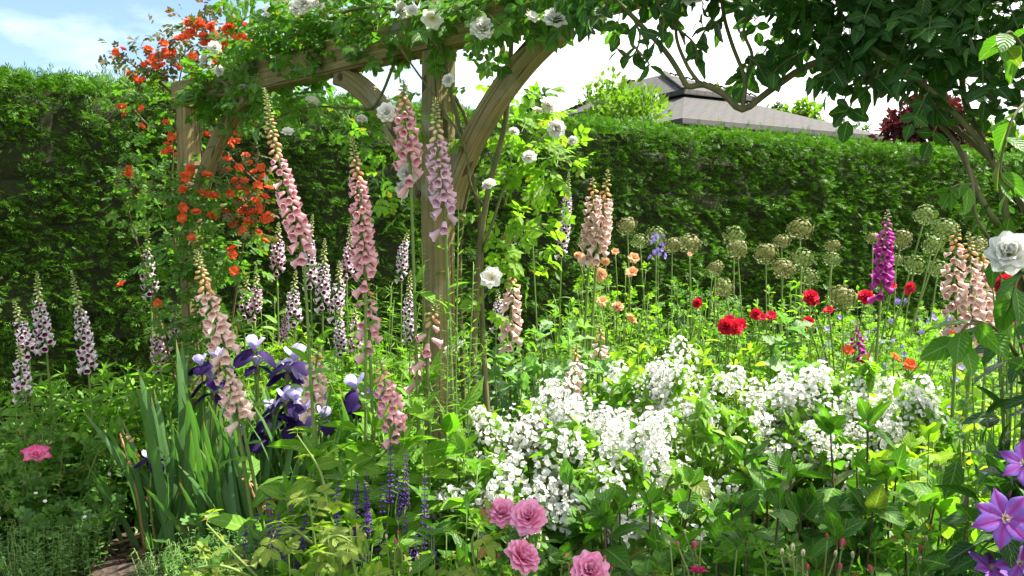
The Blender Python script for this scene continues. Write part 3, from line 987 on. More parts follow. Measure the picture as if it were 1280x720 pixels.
ME_MOCK = [mesh_of(mock_cluster(k), 'mock_orange_cluster', [M_MOCKF, M_STAM, M_STEM]) for k in (17, 21, 25, 14)]


def axis_frame(d):
    d = norm(d)
    r = rng.normal(size=3)
    x = norm(np.cross(r, d)); y = np.cross(d, x)
    return np.stack([x, y, d], 1)


CAMP = np.array([0, 0, EYE])


def facing(pos, up=.5, cam=.7, jit=.35):
    v = norm(CAMP - pos); v[2] = 0
    return norm(v * cam + UP * up + rng.normal(size=3) * jit)


def flower(me, name, parent, pos, s, d=None):
    if isinstance(me, list):
        me = me[int(U(0, len(me) - 1e-6))]
    return place(me, name, parent, pos, axis_frame(facing(pos) if d is None else d), s)


# ------------------------------------------------------------------ foxgloves
def bell_tm(flare=.5, L=1.0, lip=.12):
    prof = [(0, .10), (.10, .24), (.28, .30), (.55, .345), (.80, .41), (.93, .50), (1.0, .50 + flare * .22)]
    ns = 10
    V, UV, Q = [], [], []
    for j, (v, r) in enumerate(prof):
        for i in range(ns + 1):
            a = 2 * math.pi * i / ns
            rr = r * (1 + (.10 * math.cos(5 * a) if j == 6 else 0))
            y = v * L + (lip * (.5 - .5 * math.cos(a)) + .03 * math.cos(5 * a) if j >= 5 else 0)
            V.append((rr * .80 * math.sin(a), y * 1.08, rr * .80 * math.cos(a))); UV.append((i / ns, v))
    inn = [(1.0, .50 + flare * .22 - .012), (.95, .47), (.88, .42), (.5, .30), (.3, .22)]
    o = len(V)
    for j, (v, r) in enumerate(inn):
        for i in range(ns + 1):
            a = 2 * math.pi * i / ns
            rr = r * (1 + (.10 * math.cos(5 * a) if j == 0 else 0))
            y = v * L + (lip * (.5 - .5 * math.cos(a)) + .03 * math.cos(5 * a) if j <= 1 else 0)
            V.append((rr * .80 * math.sin(a), y * 1.08 - .004, rr * .80 * math.cos(a))); UV.append((i / ns, v))
    mq = []
    for base, m, mat in ((0, len(prof), 0), (o, len(inn), 1)):
        for j in range(m - 1):
            for i in range(ns):
                a = base + j * (ns + 1) + i
                Q.append((a, a + 1, a + ns + 2, a + ns + 1)); mq.append(0 if (mat == 1 and j == 0) else mat)
    b = Tm(V, (), Q, UV, None, mq)
    cl = [leaf(.5, 3, .1, -.1).xf(rot('Y', k * 1.2566) @ rot('X', .35) * .28, (0, -.04, 0)).xf(mat=2) for k in range(5)]
    return join([b] + cl)


FOXK = {
    'white': dict(o=(.80, .74, .77), i=(.18, .012, .075), b1=(.55, .55, .30), b2=(.42, .48, .18), fl=.75),
    'blush': dict(o=(.82, .66, .72), i=(.26, .02, .11), b1=(.58, .52, .34), b2=(.42, .48, .18), fl=.65),
    'pink': dict(o=(.88, .55, .57), i=(.80, .38, .47), b1=(.74, .42, .26), b2=(.45, .45, .18), fl=.5),
    'peach': dict(o=(.90, .69, .62), i=(.86, .58, .52), b1=(.78, .46, .24), b2=(.5, .45, .2), fl=.45),
    'lilac': dict(o=(.80, .60, .70), i=(.72, .45, .58), b1=(.78, .62, .42), b2=(.5, .5, .22), fl=.45),
    'purple': dict(o=(.58, .07, .45), i=(.40, .05, .30), b1=(.55, .12, .40), b2=(.40, .35, .25), fl=.5),
}
for k_, d_ in FOXK.items():
    mats = [petalmat(k_ + '_bell', d_['o'], tuple(min(.88, c * 1.06) for c in d_['o']), .4, r0=.2, r1=1),
            petalmat(k_ + '_throat', tuple(c * .75 for c in d_['i']), d_['i'], .1, spots=(.30, .02, .10) if k_ not in ('white', 'blush') else None), M_CALYX]
    d_['me'] = [mesh_of(bell_tm(d_['fl'] * s, 1 / (.85 + .15 * s), .10 + .05 * s), k_ + '_foxglove_bell', mats) for s in (1, .6, 1.3)]
    d_['bm'] = [petalmat(k_ + '_bud', d_['b1'], d_['b1'], .3), petalmat(k_ + '_green_bud', d_['b2'], d_['b2'], .2), M_STEM, M_CALYX]
BUD = join([ball(6, 5, .30, .30, .62, (0, 0, 0)).xf(rot('X', math.pi / 2), (0, .62, 0)), ])
CALX = join([leaf(.5, 3, .1, -.15).xf(rot('Y', k * 1.2566) @ rot('X', .3) * .62) for k in range(5)]).xf(mat=3)


def foxglove(label, kind, top, bot, Y, s=.036, mid=None, base=None, bud=.33, dens=1.0, nleaf=9, lsz=.17, one=.75, Yt=None, open0=0.0, group='foxgloves', pods=0):
    d = FOXK[kind]
    Pt, Pb = at(top[0], top[1], Yt or Y), at(bot[0], bot[1], Y)
    bx = at(base, 500, Y)[0] if base is not None else Pb[0] + (Pb[0] - Pt[0]) * .35 + U(-.03, .03)
    B = np.array([bx, Y + U(0, .08), .02])
    t = thing('foxglove', label, 'foxglove', B, group)
    lo = curve([B, B * .5 + Pb * .5 + [0, 0, 0], Pb], 14)
    hi = curve([Pb, at(*mid, Y), Pt], 24) if mid else curve([Pb, (Pb + Pt) / 2 + U(-.016, .016, 3), Pt], 24)
    if Pb[2] > .1:
        path = np.concatenate([lo[:-1], hi])
        path[4:-4] = (path[2:-6] + path[3:-5] + path[4:-4] + path[5:-3] + path[6:-2]) / 5
        hi = path[len(lo) - 1:]
        lo = path[:len(lo)]
    g = G(); g.tube(lo, [.0075 * s / .036, .0055 * s / .036], 6)
    build(g, 'stem', M_STEM, t)
    gl = G()
    leaves_on(gl, lo, nleaf, .06, .72, LF_FOX, lsz * 1.25, lsz * .7, .45)
    leaves_on(gl, lo, 5, .72, .97, LF_LAN, lsz * .5, lsz * .22, .6)
    build(gl, 'leaves' if False else 'foliage', M_FOX, t)
    # spike: stem tip, buds, calyces
    gs = G()
    gs.tube(hi, [.0055 * s / .036, .0022 * s / .036], 5, mat=2)
    L = np.linalg.norm(np.diff(hi, axis=0), axis=1).sum()
    face = math.atan2(CAMP[1] - Pb[1], CAMP[0] - Pb[0]) + .45

    def pt(u):
        f = u * (len(hi) - 1); i = min(int(f), len(hi) - 2)
        return hi[i] * (1 - f + i) + hi[i + 1] * (f - i), norm(hi[i + 1] - hi[i])
    bells = []
    u = open0; i = 0
    while u < 1 - bud:
        p, tg = pt(u)
        az = face + ((i * 2.39996) % 6.2832 - math.pi) * one
        k = max(0, (u - open0) / (1 - bud - open0)) if bud < 1 else 0
        sc = s * (1.05 - .50 * k ** 1.25) * U(.93, 1.07)
        drp = -.45 - .25 * (1 - k) + U(-.12, .12)
        dd = np.array([math.cos(az) * math.cos(drp), math.sin(az) * math.cos(drp), math.sin(drp)])
        if U(0, 1) > .05:
            bells.append((p + dd * .012 * s / .036, dd, sc))
        gs.tube([p, p + dd * .014 * s / .036], .0016 * s / .036, 3, mat=2)
        u += s * .235 / L / dens; i += 1
    while u < 1:
        p, tg = pt(u)
        k = (u - (1 - bud)) / bud
        az = face + ((i * 2.39996) % 6.2832 - math.pi) * min(1, one + .2)
        sc = s * (.80 * (1 - k) ** .9 + .15)
        drp = -.75 + 1.3 * k
        dd = np.array([math.cos(az) * math.cos(drp), math.sin(az) * math.cos(drp), math.sin(drp)])
        M = frames(dd[None], UP[None])[0]
        gs.put(BUD, M * sc * (.74 - .1 * k), p + dd * .004, mat=0 if k < .45 + U(-.1, .1) else 1)
        gs.put(CALX, M * sc * .62, p)
        u += s * (.17 * (1 - k) + .07) / L; i += 1
    for q in range(pods):
        f = U(.80, 1); i_ = int(f * (len(lo) - 1)) - 0
        p = lo[min(i_, len(lo) - 1)]; az = face + q * 2.4
        dd = norm([math.cos(az), math.sin(az), .35]); M = frames(dd[None], UP[None])[0]
        gs.put(BUD, M * s * .36, p, mat=1); gs.put(CALX, M * s * .5, p)
    sp = build(gs, 'flower_spike', d['bm'], t)
    for j, (p, dd, sc) in enumerate(bells):
        M = frames(dd[None], (UP + rng.normal(size=3) * .15)[None])[0]
        place(d['me'][j % 3], 'bell', sp, p, M, sc)
    return t


# ================================================================== foxgloves, one by one
W_, Y5 = 'white', 5.1
for lab, top, bot, Y, s in [
    ('white maroon spotted foxglove leaning left at the far left edge of the bed', (17, 374), (36, 434), 4.7, .034),
    ('white maroon spotted foxglove standing upright between two others at the far left', (46, 339), (57, 424), 4.8, .036),
    ('tall white maroon spotted foxglove with nodding green tip in front of the dark left hedge', (89, 338), (110, 450), 4.7, .036),
    ('short white maroon spotted foxglove lowest of the group at the far left edge', (23, 428), (28, 488), 4.5, .034),
    ('white maroon spotted foxglove against the hedge left of the far pergola post', (185, 283), (188, 354), 5.3, .037),
    ('white maroon spotted foxglove just in front of the far pergola post', (232, 256), (232, 322), 5.15, .035),
    ('white maroon spotted foxglove short spike below the upright one left of the far post', (192, 392), (200, 449), 5.0, .034),
    ('slim small flowered foxglove spike at the foot of the far post', (220, 380), (219, 424), 5.0, .024),
    ('white spotted foxglove right beside the tall leaning pink one', (348, 278), (346, 330), 5.2, .034),
    ('left hand spotted foxglove of the touching two below the orange rose', (307, 340), (305, 384), 5.1, .030),
    ('right hand spotted foxglove of the touching two below the orange rose', (320, 333), (318, 387), 5.05, .030),
    ('broad low white spotted foxglove below the tall leaning pink spike', (370, 338), (368, 394), 5.0, .034),
    ('white spotted foxglove with long pale tip right of the tall leaning pink spike', (391, 268), (388, 346), 5.2, .032),
    ('white spotted foxglove in the middle of the row between the two tallest pink spikes', (406, 298), (403, 372), 5.1, .034),
    ('white spotted foxglove tilted slightly in front of the row left of the hanging pink spike', (424, 326), (419, 386), 5.0, .033),
    ('white spotted foxglove half behind the thick pink spike in the middle', (437, 280), (433, 334), 5.25, .032),
    ('slender white spotted foxglove tilted right against the hedge left of the main post', (511, 288), (502, 336), 5.2, .026),
    ('white spotted foxglove low down behind the drooping pink bells', (443, 380), (446, 436), 4.9, .030),
    ('white spotted foxglove closest to the left side of the main post', (513, 338), (513, 414), 4.9, .030),
    ('tiny pale foxglove spike low in the leaves left of the main post', (355, 380), (354, 418), 5.0, .020),
    ('pale spotted foxglove behind the pair of peach spikes right of the main post', (711, 215), (702, 305), 5.0, .026),
    ('small spotted foxglove half hidden by the white rose right of the main post', (622, 362), (620, 398), 5.2, .026),
    ('small white spotted foxglove behind the purple irises', (425, 384), (426, 432), 4.9, .026),
]:
    sm = s < .028
    foxglove(lab, W_ if U(0, 1) < .55 else 'blush', top, bot, Y, s * 1.03, bud=.40 if not sm else .3, nleaf=8, lsz=.20, dens=1.15)
for lab, kind, top, bot, mid, Y, s, kw in [
    ('tallest pink foxglove leaning far to the right with a pale green arched tip', 'pink', (330, 110), (379, 300), (347, 195), 3.0, .034, dict(base=400, bud=.50, dens=1.15, pods=6)),
    ('thick pink foxglove spike standing in the middle left of the main post', 'pink', (440, 172), (457, 338), (449, 240), 3.0, .034, dict(base=452, bud=.36, dens=1.15, pods=8)),
    ('pink foxglove spike hanging in the shade just left of the main post top', 'pink', (504, 100), (513, 204), (506, 140), 3.1, .038, dict(base=530, bud=.40, dens=1.05)),
    ('pale lilac foxglove spike right in front of the main post', 'lilac', (544, 122), (556, 262), (547, 185), 3.05, .038, dict(base=578, bud=.40, dens=1.05)),
    ('peach foxglove bending down to the right below the orange rose', 'peach', (244, 312), (281, 428), (258, 360), 3.4, .046, dict(base=330, bud=.5, dens=1.2, one=.55)),
    ('pale pink foxglove drooping into the iris flowers', 'peach', (274, 446), (300, 514), (286, 478), 3.4, .044, dict(base=345, bud=.15, one=.55)),
    ('pink foxglove with few wide bells below the thick pink spike', 'pink', (457, 338), (462, 422), None, 3.05, .038, dict(base=470, bud=.45, dens=.7)),
    ('peach foxglove with pale bells, left of the close pair behind the poppies', 'peach', (741, 222), (738, 302), None, 4.2, .042, dict(base=715, bud=.25, dens=1.2)),
    ('peach foxglove leaning right, right of the close pair behind the poppies', 'peach', (760, 212), (747, 306), None, 4.15, .042, dict(base=722, bud=.33, dens=1.2)),
    ('peach pink foxglove beside the white rose bloom at the main post', 'peach', (642, 318), (637, 420), None, 4.0, .042, dict(base=640, bud=.38, dens=1.1)),
    ('pale pink foxglove among the purple iris flowers', 'peach', (399, 432), (390, 498), None, 3.3, .040, dict(base=415, bud=.3)),
    ('pink foxglove arching down to the right over the sword leaves', 'pink', (474, 448), (494, 528), (482, 485), 2.9, .040, dict(base=520, bud=.3, one=.5, dens=1.1)),
    ('sparse pink foxglove with two hanging bells touching the main post', 'pink', (546, 380), (534, 432), None, 3.1, .040, dict(base=545, bud=.5, dens=.55)),
    ('short fading pink foxglove with two bells left of the main post foot', 'pink', (521, 430), (523, 462), None, 3.2, .038, dict(base=520, bud=.3, dens=.6)),
    ('small peach foxglove tip above the poppy leaves', 'peach', (749, 405), (748, 446), None, 3.9, .034, dict(base=745, bud=.45, dens=.8)),
    ('pale peach foxglove just above the white mock orange blossom', 'peach', (721, 430), (714, 490), None, 3.7, .034, dict(base=712, bud=.35, dens=.9)),
    ('peach foxglove leftmost of the three close spikes at the right', 'peach', (1196, 280), (1196, 412), None, 3.3, .039, dict(base=1196, bud=.22, dens=1.05)),
    ('peach foxglove middle one of the three close spikes at the right', 'peach', (1211, 290), (1214, 425), None, 3.2, .039, dict(base=1205, bud=.22, dens=1.05)),
    ('peach foxglove rightmost and lowest of the three close spikes at the right', 'peach', (1226, 305), (1234, 420), None, 3.25, .039, dict(base=1222, bud=.22, dens=1.05)),
    ('bright magenta purple foxglove standing alone in front of the right hedge', 'purple', (1110, 262), (1102, 355), None, 4.0, .039, dict(base=1085, bud=.28, dens=1.05)),
    ('tiny mauve pink foxglove in the blue geraniums below the magenta one', 'purple', (1072, 400), (1075, 440), None, 4.3, .030, dict(base=1075, bud=.4, dens=.8)),
]:
    foxglove(lab, kind, top, bot, Y, s, mid=mid, nleaf=kw.pop('nleaf', 8), lsz=.20, **kw)

# ================================================================== alliums
def allium_tm(n):
    ps = []
    star = join([Tm([(0, 0, 0), (.05, .06, .02), (0, .14, .01), (-.05, .06, .02)], (), [(0, 1, 2, 3)]).xf(rot('Z', k * 1.0472)) for k in range(6)] + [ball(5, 3, .03, .03, .04, (0, 0, .02))])
    ray = Tm([(-.008, 0, 0), (.008, 0, 0), (.008, 1, 0), (-.008, 1, 0), (0, 0, -.008), (0, 0, .008), (0, 1, .008), (0, 1, -.008)], (), [(0, 1, 2, 3), (4, 5, 6, 7)])
    for i in range(n):
        z = 1 - 2 * (i + .5) / n; r = math.sqrt(1 - z * z); a = i * GOLD
        d = np.array([r * math.cos(a), r * math.sin(a), z])
        L = U(.72, 1.03)
        if U(0, 1) < .12:
            continue
        ps.append(ray.xf(frames(d[None], np.array([[.2, .3, .9]]))[0] * L))
        ps.append(star.xf(axis_frame(d), d * L))
    ps.append(ball(6, 4, .09, .09, .09))
    return join(ps)


ME_ALL = [mesh_of(allium_tm(k), 'allium_head', M_ALL if k > 105 else M_ALL2) for k in (120, 150, 100, 130, 90, 110)]
for lab, x, y, r, Y, bx in [
    ('lone round allium seedhead on a straight stalk just right of the main post', 665, 285, 13, 5.2, 668),
    ('allium seedhead half hidden behind the white rose stems', 636, 297, 10, 5.6, 640),
    ('allium seedhead leftmost of the group above the apricot rose bush', 784, 283, 15, 5.8, 790),
    ('allium seedhead second from left above the apricot rose bush, slightly lower', 800, 302, 14, 5.6, 805),
    ('small allium seedhead behind, topmost in the middle of the apricot rose group', 820, 294, 12, 6.3, 822),
    ('allium seedhead just right of the blue delphinium', 840, 307, 13, 5.9, 842),
    ('allium seedhead rightmost of the row above the apricot rose bush', 862, 305, 15, 5.8, 866),
    ('allium seedhead peeping between peach foxgloves', 728, 302, 10, 6.0, 730),
    ('allium seedhead on the top of the overlapping pair left of the red roses', 917, 296, 14, 5.8, 918),
    ('allium seedhead at the bottom of the overlapping pair left of the red roses', 922, 312, 15, 5.5, 925),
    ('allium seedhead left of the lower stacked pair above the red rose', 894, 336, 13, 5.3, 890),
    ('low allium seedhead on a stalk leaning down to the red rose', 905, 360, 14, 5.0, 930),
    ('small allium seedhead left of the tallest ball of the right group', 957, 317, 14, 5.9, 960),
    ('small allium seedhead touching the tallest ball of the right group from the left', 977, 302, 12, 6.2, 979),
    ('large allium seedhead, tallest ball of the group left of the magenta foxglove', 1000, 287, 17, 5.6, 998),
    ('large allium seedhead directly below the tallest ball', 1002, 324, 17, 5.3, 1000),
    ('allium seedhead low left of the group above the red roses', 979, 336, 14, 5.2, 975),
    ('small allium seedhead upper of two on a leaning stalk right of the tallest ball', 1041, 307, 11, 6.0, 1030),
    ('allium seedhead lower of two on a leaning stalk right of the tallest ball', 1040, 324, 13, 5.6, 1022),
    ('faint allium seedhead lowest of the group left of the magenta foxglove', 1012, 347, 13, 5.8, 1012),
    ('small allium seedhead just left of the magenta foxglove', 1091, 298, 10, 6.2, 1088),
    ('allium seedhead just right of the magenta foxglove on a long leaning stalk', 1127, 299, 16, 5.0, 1095),
    ('large allium seedhead highest of the group right of the magenta foxglove', 1157, 269, 17, 4.8, 1098),
    ('large allium seedhead beside the peach foxgloves on a thick leaning stalk', 1180, 288, 19, 4.6, 1122),
    ('allium seedhead below the highest pair on the thick leaning stalk', 1166, 307, 16, 4.8, 1120),
    ('allium seedhead low between magenta foxglove and peach foxgloves', 1143, 331, 14, 5.0, 1120),
    ('allium seedhead low against the leftmost peach foxglove', 1173, 336, 15, 5.0, 1150),
    ('bushy fuzzy allium seedhead low above the blue geraniums', 1053, 373, 17, 5.0, 1050),
    ('allium seedhead behind the hanging leaves right of the peach foxgloves', 1222, 306, 13, 5.2, 1220),
    ('allium seedhead faint behind the magenta foxglove', 1120, 325, 9, 5.8, 1115),
]:
    c = at(x, y, Y); R = r / F * Y
    b = np.array([at(bx, 500, Y)[0] + (at(bx, 500, Y)[0] - c[0]) * 1.0, Y, .02])
    t = thing('allium', lab, 'allium', b, 'allium seedheads')
    g = G(); g.tube(curve([b, (b * .5 + c * .5) + U(-.02, .02, 3), c - norm(c - b) * R * .1], 12), [.006, .0045], 6)
    build(g, 'stem', M_STEM, t)
    place(ME_ALL[int(U(0, 5.99))], 'seedhead', t, c, axis_frame(c - b + rng.normal(size=3) * .3) @ np.diag([U(.95, 1.12), U(.95, 1.12), U(.8, 1.0)]), R * U(.86, 1.08))

# ================================================================== bearded irises
IRL = blade(.055, 7, .16)
M_IRS = M_LAV
ME_STD = mesh_of(petal(1, .95, .45, -.55, 5, 5, .62, .05), 'iris_standard', M_LAV)
ME_FALL = mesh_of(petal(1, .92, -.15, .95, 5, 6, .66, .05), 'iris_fall', M_VIO)
ME_SPA = mesh_of(join([ball(6, 6, .25, .25, .7, (0, 0, -.35)), seat(leaf(.4, 4, .2, -.1), .25, 0, .2, -.9), seat(leaf(.4, 4, .2, -.1), .3, 3.1, .2, -.8)]), 'iris_calyx', leafmat('iris_spathe', (.16, .20, .06), (.26, .24, .10), trans=.2))


def iris_flower(parent, c, s):
    org = ORG[parent.name]
    d = norm(UP + rng.normal(size=3) * .18)
    A = axis_frame(d)
    f = place(ME_SPA, 'flower', parent, c, A, s * .5)
    a0 = U(0, 6)
    fl = np.array(f.matrix_basis.to_3x3())
    for k in range(3):
        for me, nm, tilt, az, q in ((ME_STD, 'standard_petal', .30, 0, .60), (ME_FALL, 'fall_petal', 1.25, 1.047, .80)):
            o = bpy.data.objects.new(nm, me); COL.objects.link(o); o.parent = f
            M = rot('Z', a0 + az + k * 2.0944 + U(-.25, .25)) @ rot('X', math.pi / 2 - tilt + U(-.12, .12)) * (q / .5) * U(.92, 1.05)
            X = np.eye(4); X[:3, :3] = M
            o.matrix_basis = Matrix(X.tolist())
    return f


IRIS = [  # x of the fan's foot, depth, leaf height, flowers (x, y, size)
    ('iris fan with four violet and lavender flowers behind the left end of the clump', 262, 4.35, .80, [(272, 448, .13), (264, 472, .14), (252, 455, .11), (268, 490, .12)]),
    ('iris with one high lavender bloom over a smaller one in the middle', 318, 4.3, .82, [(318, 436, .14), (322, 456, .10)]),
    ('iris with three large stacked blooms, tallest of the clump', 372, 4.2, .86, [(369, 449, .16), (374, 476, .16), (360, 464, .13)]),
    ('iris with broad dark purple falls right of the tallest bloom', 398, 4.1, .80, [(402, 522, .12), (383, 512, .13), (370, 500, .12)]),
    ('iris with a crowded bunch of dark blooms low in the clump', 345, 4.1, .78, [(342, 516, .15), (358, 500, .14), (333, 540, .14), (366, 528, .11)]),
    ('iris with a pale lavender bloom nearest the main post', 448, 4.1, .82, [(446, 484, .15), (452, 504, .12)]),
    ('iris with one small fading bloom in front of the long leaves', 300, 4.15, .76, [(300, 543, .10)]),
    ('iris with one low violet bloom at the left edge of the clump', 192, 4.2, .72, [(189, 572, .11)]),
    ('flowerless iris fan of tall upright leaves at the left of the clump', 215, 4.3, .95, []),
    ('flowerless iris fan of splayed leaves right beside the low violet bloom', 235, 4.1, .84, []),
    ('flowerless iris fan with browned tips in the centre of the clump', 280, 4.0, .78, []),
    ('flowerless iris fan of blue green leaves below the crowded blooms', 325, 3.95, .74, []),
    ('flowerless iris fan at the back of the clump behind the others', 240, 4.55, .92, []),
    ('flowerless iris fan leaning right under the pale bloom near the post', 420, 3.95, .72, []),
    ('flowerless iris fan between the centre and the tallest bloom', 355, 4.4, .80, []),
]
for lab, x, Y, h, fl in IRIS:
    b = at(x, 500, Y); b[2] = .03
    t = thing('bearded_iris', lab, 'iris', b, 'bearded irises')
    g = G(); k = 15
    az = U(0, 6.28)
    fan = np.array([math.cos(az), math.sin(az), 0]); fan = norm(fan * [1, .5, 1])
    u = np.linspace(-1, 1, k) + U(-.12, .12, k)
    P = b + fan * (u * .07)[:, None] + rng.normal(size=(k, 3)) * [.05, .05, 0]
    D = UP + fan * (u * .42)[:, None] + rng.normal(size=(k, 3)) * [.08, .10, 0]
    Nn = np.cross(D, fan) + rng.normal(size=(k, 3)) * .45
    g.many(IRL, P, frames(D, Nn), h * (1.08 - .35 * np.abs(u)) * U(.82, 1.08, k))
    k = 4
    D = UP * .45 + rng.normal(size=(k, 3)) * [.6, .6, .2]
    g.many(IRL, b + rng.normal(size=(k, 3)) * [.05, .05, 0], frames(D, UP + rng.normal(size=(k, 3)) * .4), h * U(.4, .6, k), 1)
    build(g, 'leaf_fan', [M_IRIS, M_DRY], t)
    for (fx, fy, s) in fl:
        c = at(fx, fy, Y - .05)
        g = G(); p = curve([b, (b + c) / 2 + U(-.02, .02, 3), c - UP * s * .45], 10); g.tube(p, [.008, .006], 5)
        leaves_on(g, p, 2, .4, .7, LF_NAR, .16, .10, 1.1)
        build(g, 'stem', M_STEM, t)
        iris_flower(t, c - UP * s * .1, s * .78)
# dried seed stalks of the iris
for lab, x0, y0, Y in (('dry brown iris stalk with papery withered flowers at the left of the iris leaves', 152, 548, 4.2), ('shorter dry brown iris stalk among the green sword leaves', 310, 600, 3.9)):
    c = at(x0, y0, Y); b = np.array([c[0] + .10, Y, .03])
    t = thing('iris_stalk', lab, 'dry stalk', b)
    g = G(); p = curve([b, (b + c) / 2 + [.02, 0, 0], c], 10); g.tube(p, [.008, .005], 5); build(g, 'stem', M_DRY, t)
    for q, off in ((1, (0, 0, 0)), (.86, (.05, -.02, .01)), (.72, (.02, .02, 0)), (.55, (.06, 0, 0))):
        h = G(); pp = p[int(q * (len(p) - 1))] + np.array(off)
        for j in range(9):
            h.put(petal(1, .6, .3, .5, 2, 3, .6, .12), axis_frame(rng.normal(size=3)) * .035, pp + rng.normal(size=3) * .012)
        build(h, 'withered_flower', M_DRY, t)
# ================================================================== climbing roses
def blobs_to(g, lt, blobs, ls, pend=.2, mat=0, seed=None):
    """leaf clusters spread through ellipsoids: (x, y, Y, rx, ry, rz, count)"""
    for (x, y, Y, rx, ry, rz, n) in blobs:
        c = at(x, y, Y)
        q = norm(rng.normal(size=(n, 3))) * (U(0, 1, n) ** .42)[:, None]
        P = c + q * [rx, ry, rz] + rng.normal(size=(n, 3)) * .02
        D = q * [1, 1, .5] + rng.normal(size=(n, 3)) * .6 - UP * pend
        N = UP * .8 + q * .5 + rng.normal(size=(n, 3)) * .4
        g.many(lt, P, frames(D, N), ls * U(.7, 1.25, n), mat)


def twig(gs, gl, pts, r0, r1, lt, ls, n, pend=.3, t0=.15, elev=.4, lmat=0, smat=0, sides=5):
    p = curve([at(*q) if len(q) == 3 and abs(q[0]) > 12 else np.asarray(q) for q in pts], 18)
    gs.tube(p, [r0, r1], sides, smat)
    if n:
        leaves_on(gl, p, n, t0, 1, lt, ls, ls * .8, elev, lmat, pend=pend, jit=.35)
    return p


# --- white climbing rose at the main post and along the beam
b = np.array([-.12, 3.42, .02])
t = thing('climbing_rose', 'white flowered climbing rose trained up the main post and along the beam', 'climbing rose', b, 'climbing roses')
gs, gl = G(), G()
for pts, r0, r1 in [
    ([b, at(592, 480, 3.45), at(598, 330, 3.4), at(610, 240, 3.35), at(632, 150, 3.3), at(640, 40, 3.2)], .016, .009),
    ([b + [.08, 0, 0], at(604, 430, 3.5), at(600, 280, 3.5), at(585, 200, 3.45), at(560, 100, 3.42), at(545, 20, 3.4)], .013, .008),
    ([b + [-.03, .1, 0], at(580, 500, 3.6), at(575, 300, 3.62), at(590, 170, 3.6), at(520, 60, 3.6), at(440, 20, 3.9)], .012, .007),
    ([at(640, 40, 3.2), at(720, -5, 3.0), at(800, -30, 2.8), at(900, -40, 2.6)], .009, .005),
    ([at(598, 330, 3.4), at(615, 280, 3.4), at(640, 215, 3.5), at(690, 160, 3.6)], .007, .004),
    ([at(606, 260, 3.4), at(588, 230, 3.3), at(575, 170, 3.3), at(500, 60, 3.5)], .007, .004),
    ([at(545, 20, 3.4), at(450, 10, 3.7), at(380, 40, 4.1), at(330, 60, 4.5)], .008, .005),
    ([at(500, 60, 3.6), at(470, 130, 3.7), at(440, 135, 3.9), at(380, 135, 4.2), at(320, 160, 4.5)], .007, .004),
]:
    gs.tube(curve(pts, 22), [r0, r1], 6)
blobs_to(gl, CP_ROSE, [
    (252, 112, 4.72, .13, .06, .11, 44), (290, 125, 4.6, .16, .06, .14, 50), (340, 70, 4.35, .22, .15, .20, 100), (300, 95, 4.6, .22, .12, .18, 80), (350, 60, 4.5, .32, .25, .20, 120), (400, 25, 4.2, .35, .25, .18, 150), (450, 5, 3.9, .35, .28, .20, 150), (520, -5, 3.6, .35, .28, .20, 150),
    (590, -8, 3.4, .30, .25, .16, 120), (660, -15, 3.1, .32, .25, .17, 120), (430, 45, 4.0, .25, .12, .10, 60), (380, 75, 4.3, .25, .12, .10, 60),
    (310, 110, 4.8, .22, .25, .22, 70), (480, 50, 3.65, .22, .08, .10, 46), (560, 30, 3.3, .2, .08, .12, 34), (640, 10, 3.0, .2, .1, .08, 30), (400, 60, 4.0, .2, .08, .14, 60), (730, -25, 2.9, .3, .25, .15, 80), (345, 130, 4.4, .25, .2, .10, 40),
    (350, -10, 4.3, .3, .25, .15, 60), (405, 140, 4.3, .20, .15, .08, 30), (455, 180, 3.7, .12, .1, .15, 20)], .105, .25)
blobs_to(gl, CP_ROSE, [
    (655, 215, 3.55, .20, .16, .28, 70), (670, 175, 3.6, .16, .14, .14, 34), (640, 290, 3.5, .15, .15, .22, 46), (690, 215, 3.7, .13, .14, .12, 22), (625, 130, 3.45, .10, .12, .2, 24),
    (605, 350, 3.5, .10, .12, .2, 18), (530, 150, 3.4, .12, .1, .2, 14), (500, 235, 3.5, .08, .1, .12, 10)], .10, .25, mat=1)
build(gs, 'cane', M_CANE, t); build(gl, 'foliage', [M_ROSE_D, M_ROSE_L], t)
for x, y, Y, s in [(380, 4, 3.9, .05), (372, 10, 4.0, .045), (395, 6, 3.9, .045), (541, 22, 3.3, .052), (603, 37, 3.12, .052), (694, 25, 2.85, .048), (484, 141, 3.3, .045), (561, 101, 3.3, .03),
                   (612, 232, 3.3, .034), (695, 161, 3.5, .045), (684, 132, 3.6, .045), (672, 140, 3.6, .035), (510, 217, 3.4, .05), (501, 238, 3.4, .04), (390, 128, 4.1, .045), (338, 17, 4.4, .045),
                   (258, 75, 4.8, .05), (268, 60, 4.8, .045), (275, 88, 4.8, .04), (305, 112, 4.7, .04), (515, 14, 3.4, .03), (470, 20, 3.7, .03), (665, 22, 2.95, .03), (662, 197, 3.4, .035), (615, 348, 3.35, .055),
                   (360, 166, 4.3, .04), (642, 165, 3.3, .024), (570, 438, 3.3, .06), (716, 176, 3.5, .024), (452, 150, 3.7, .03), (500, 12, 3.5, .04)]:
    flower(ME_WROSE, 'flower', t, at(x, y, Y * .94), s * .98)

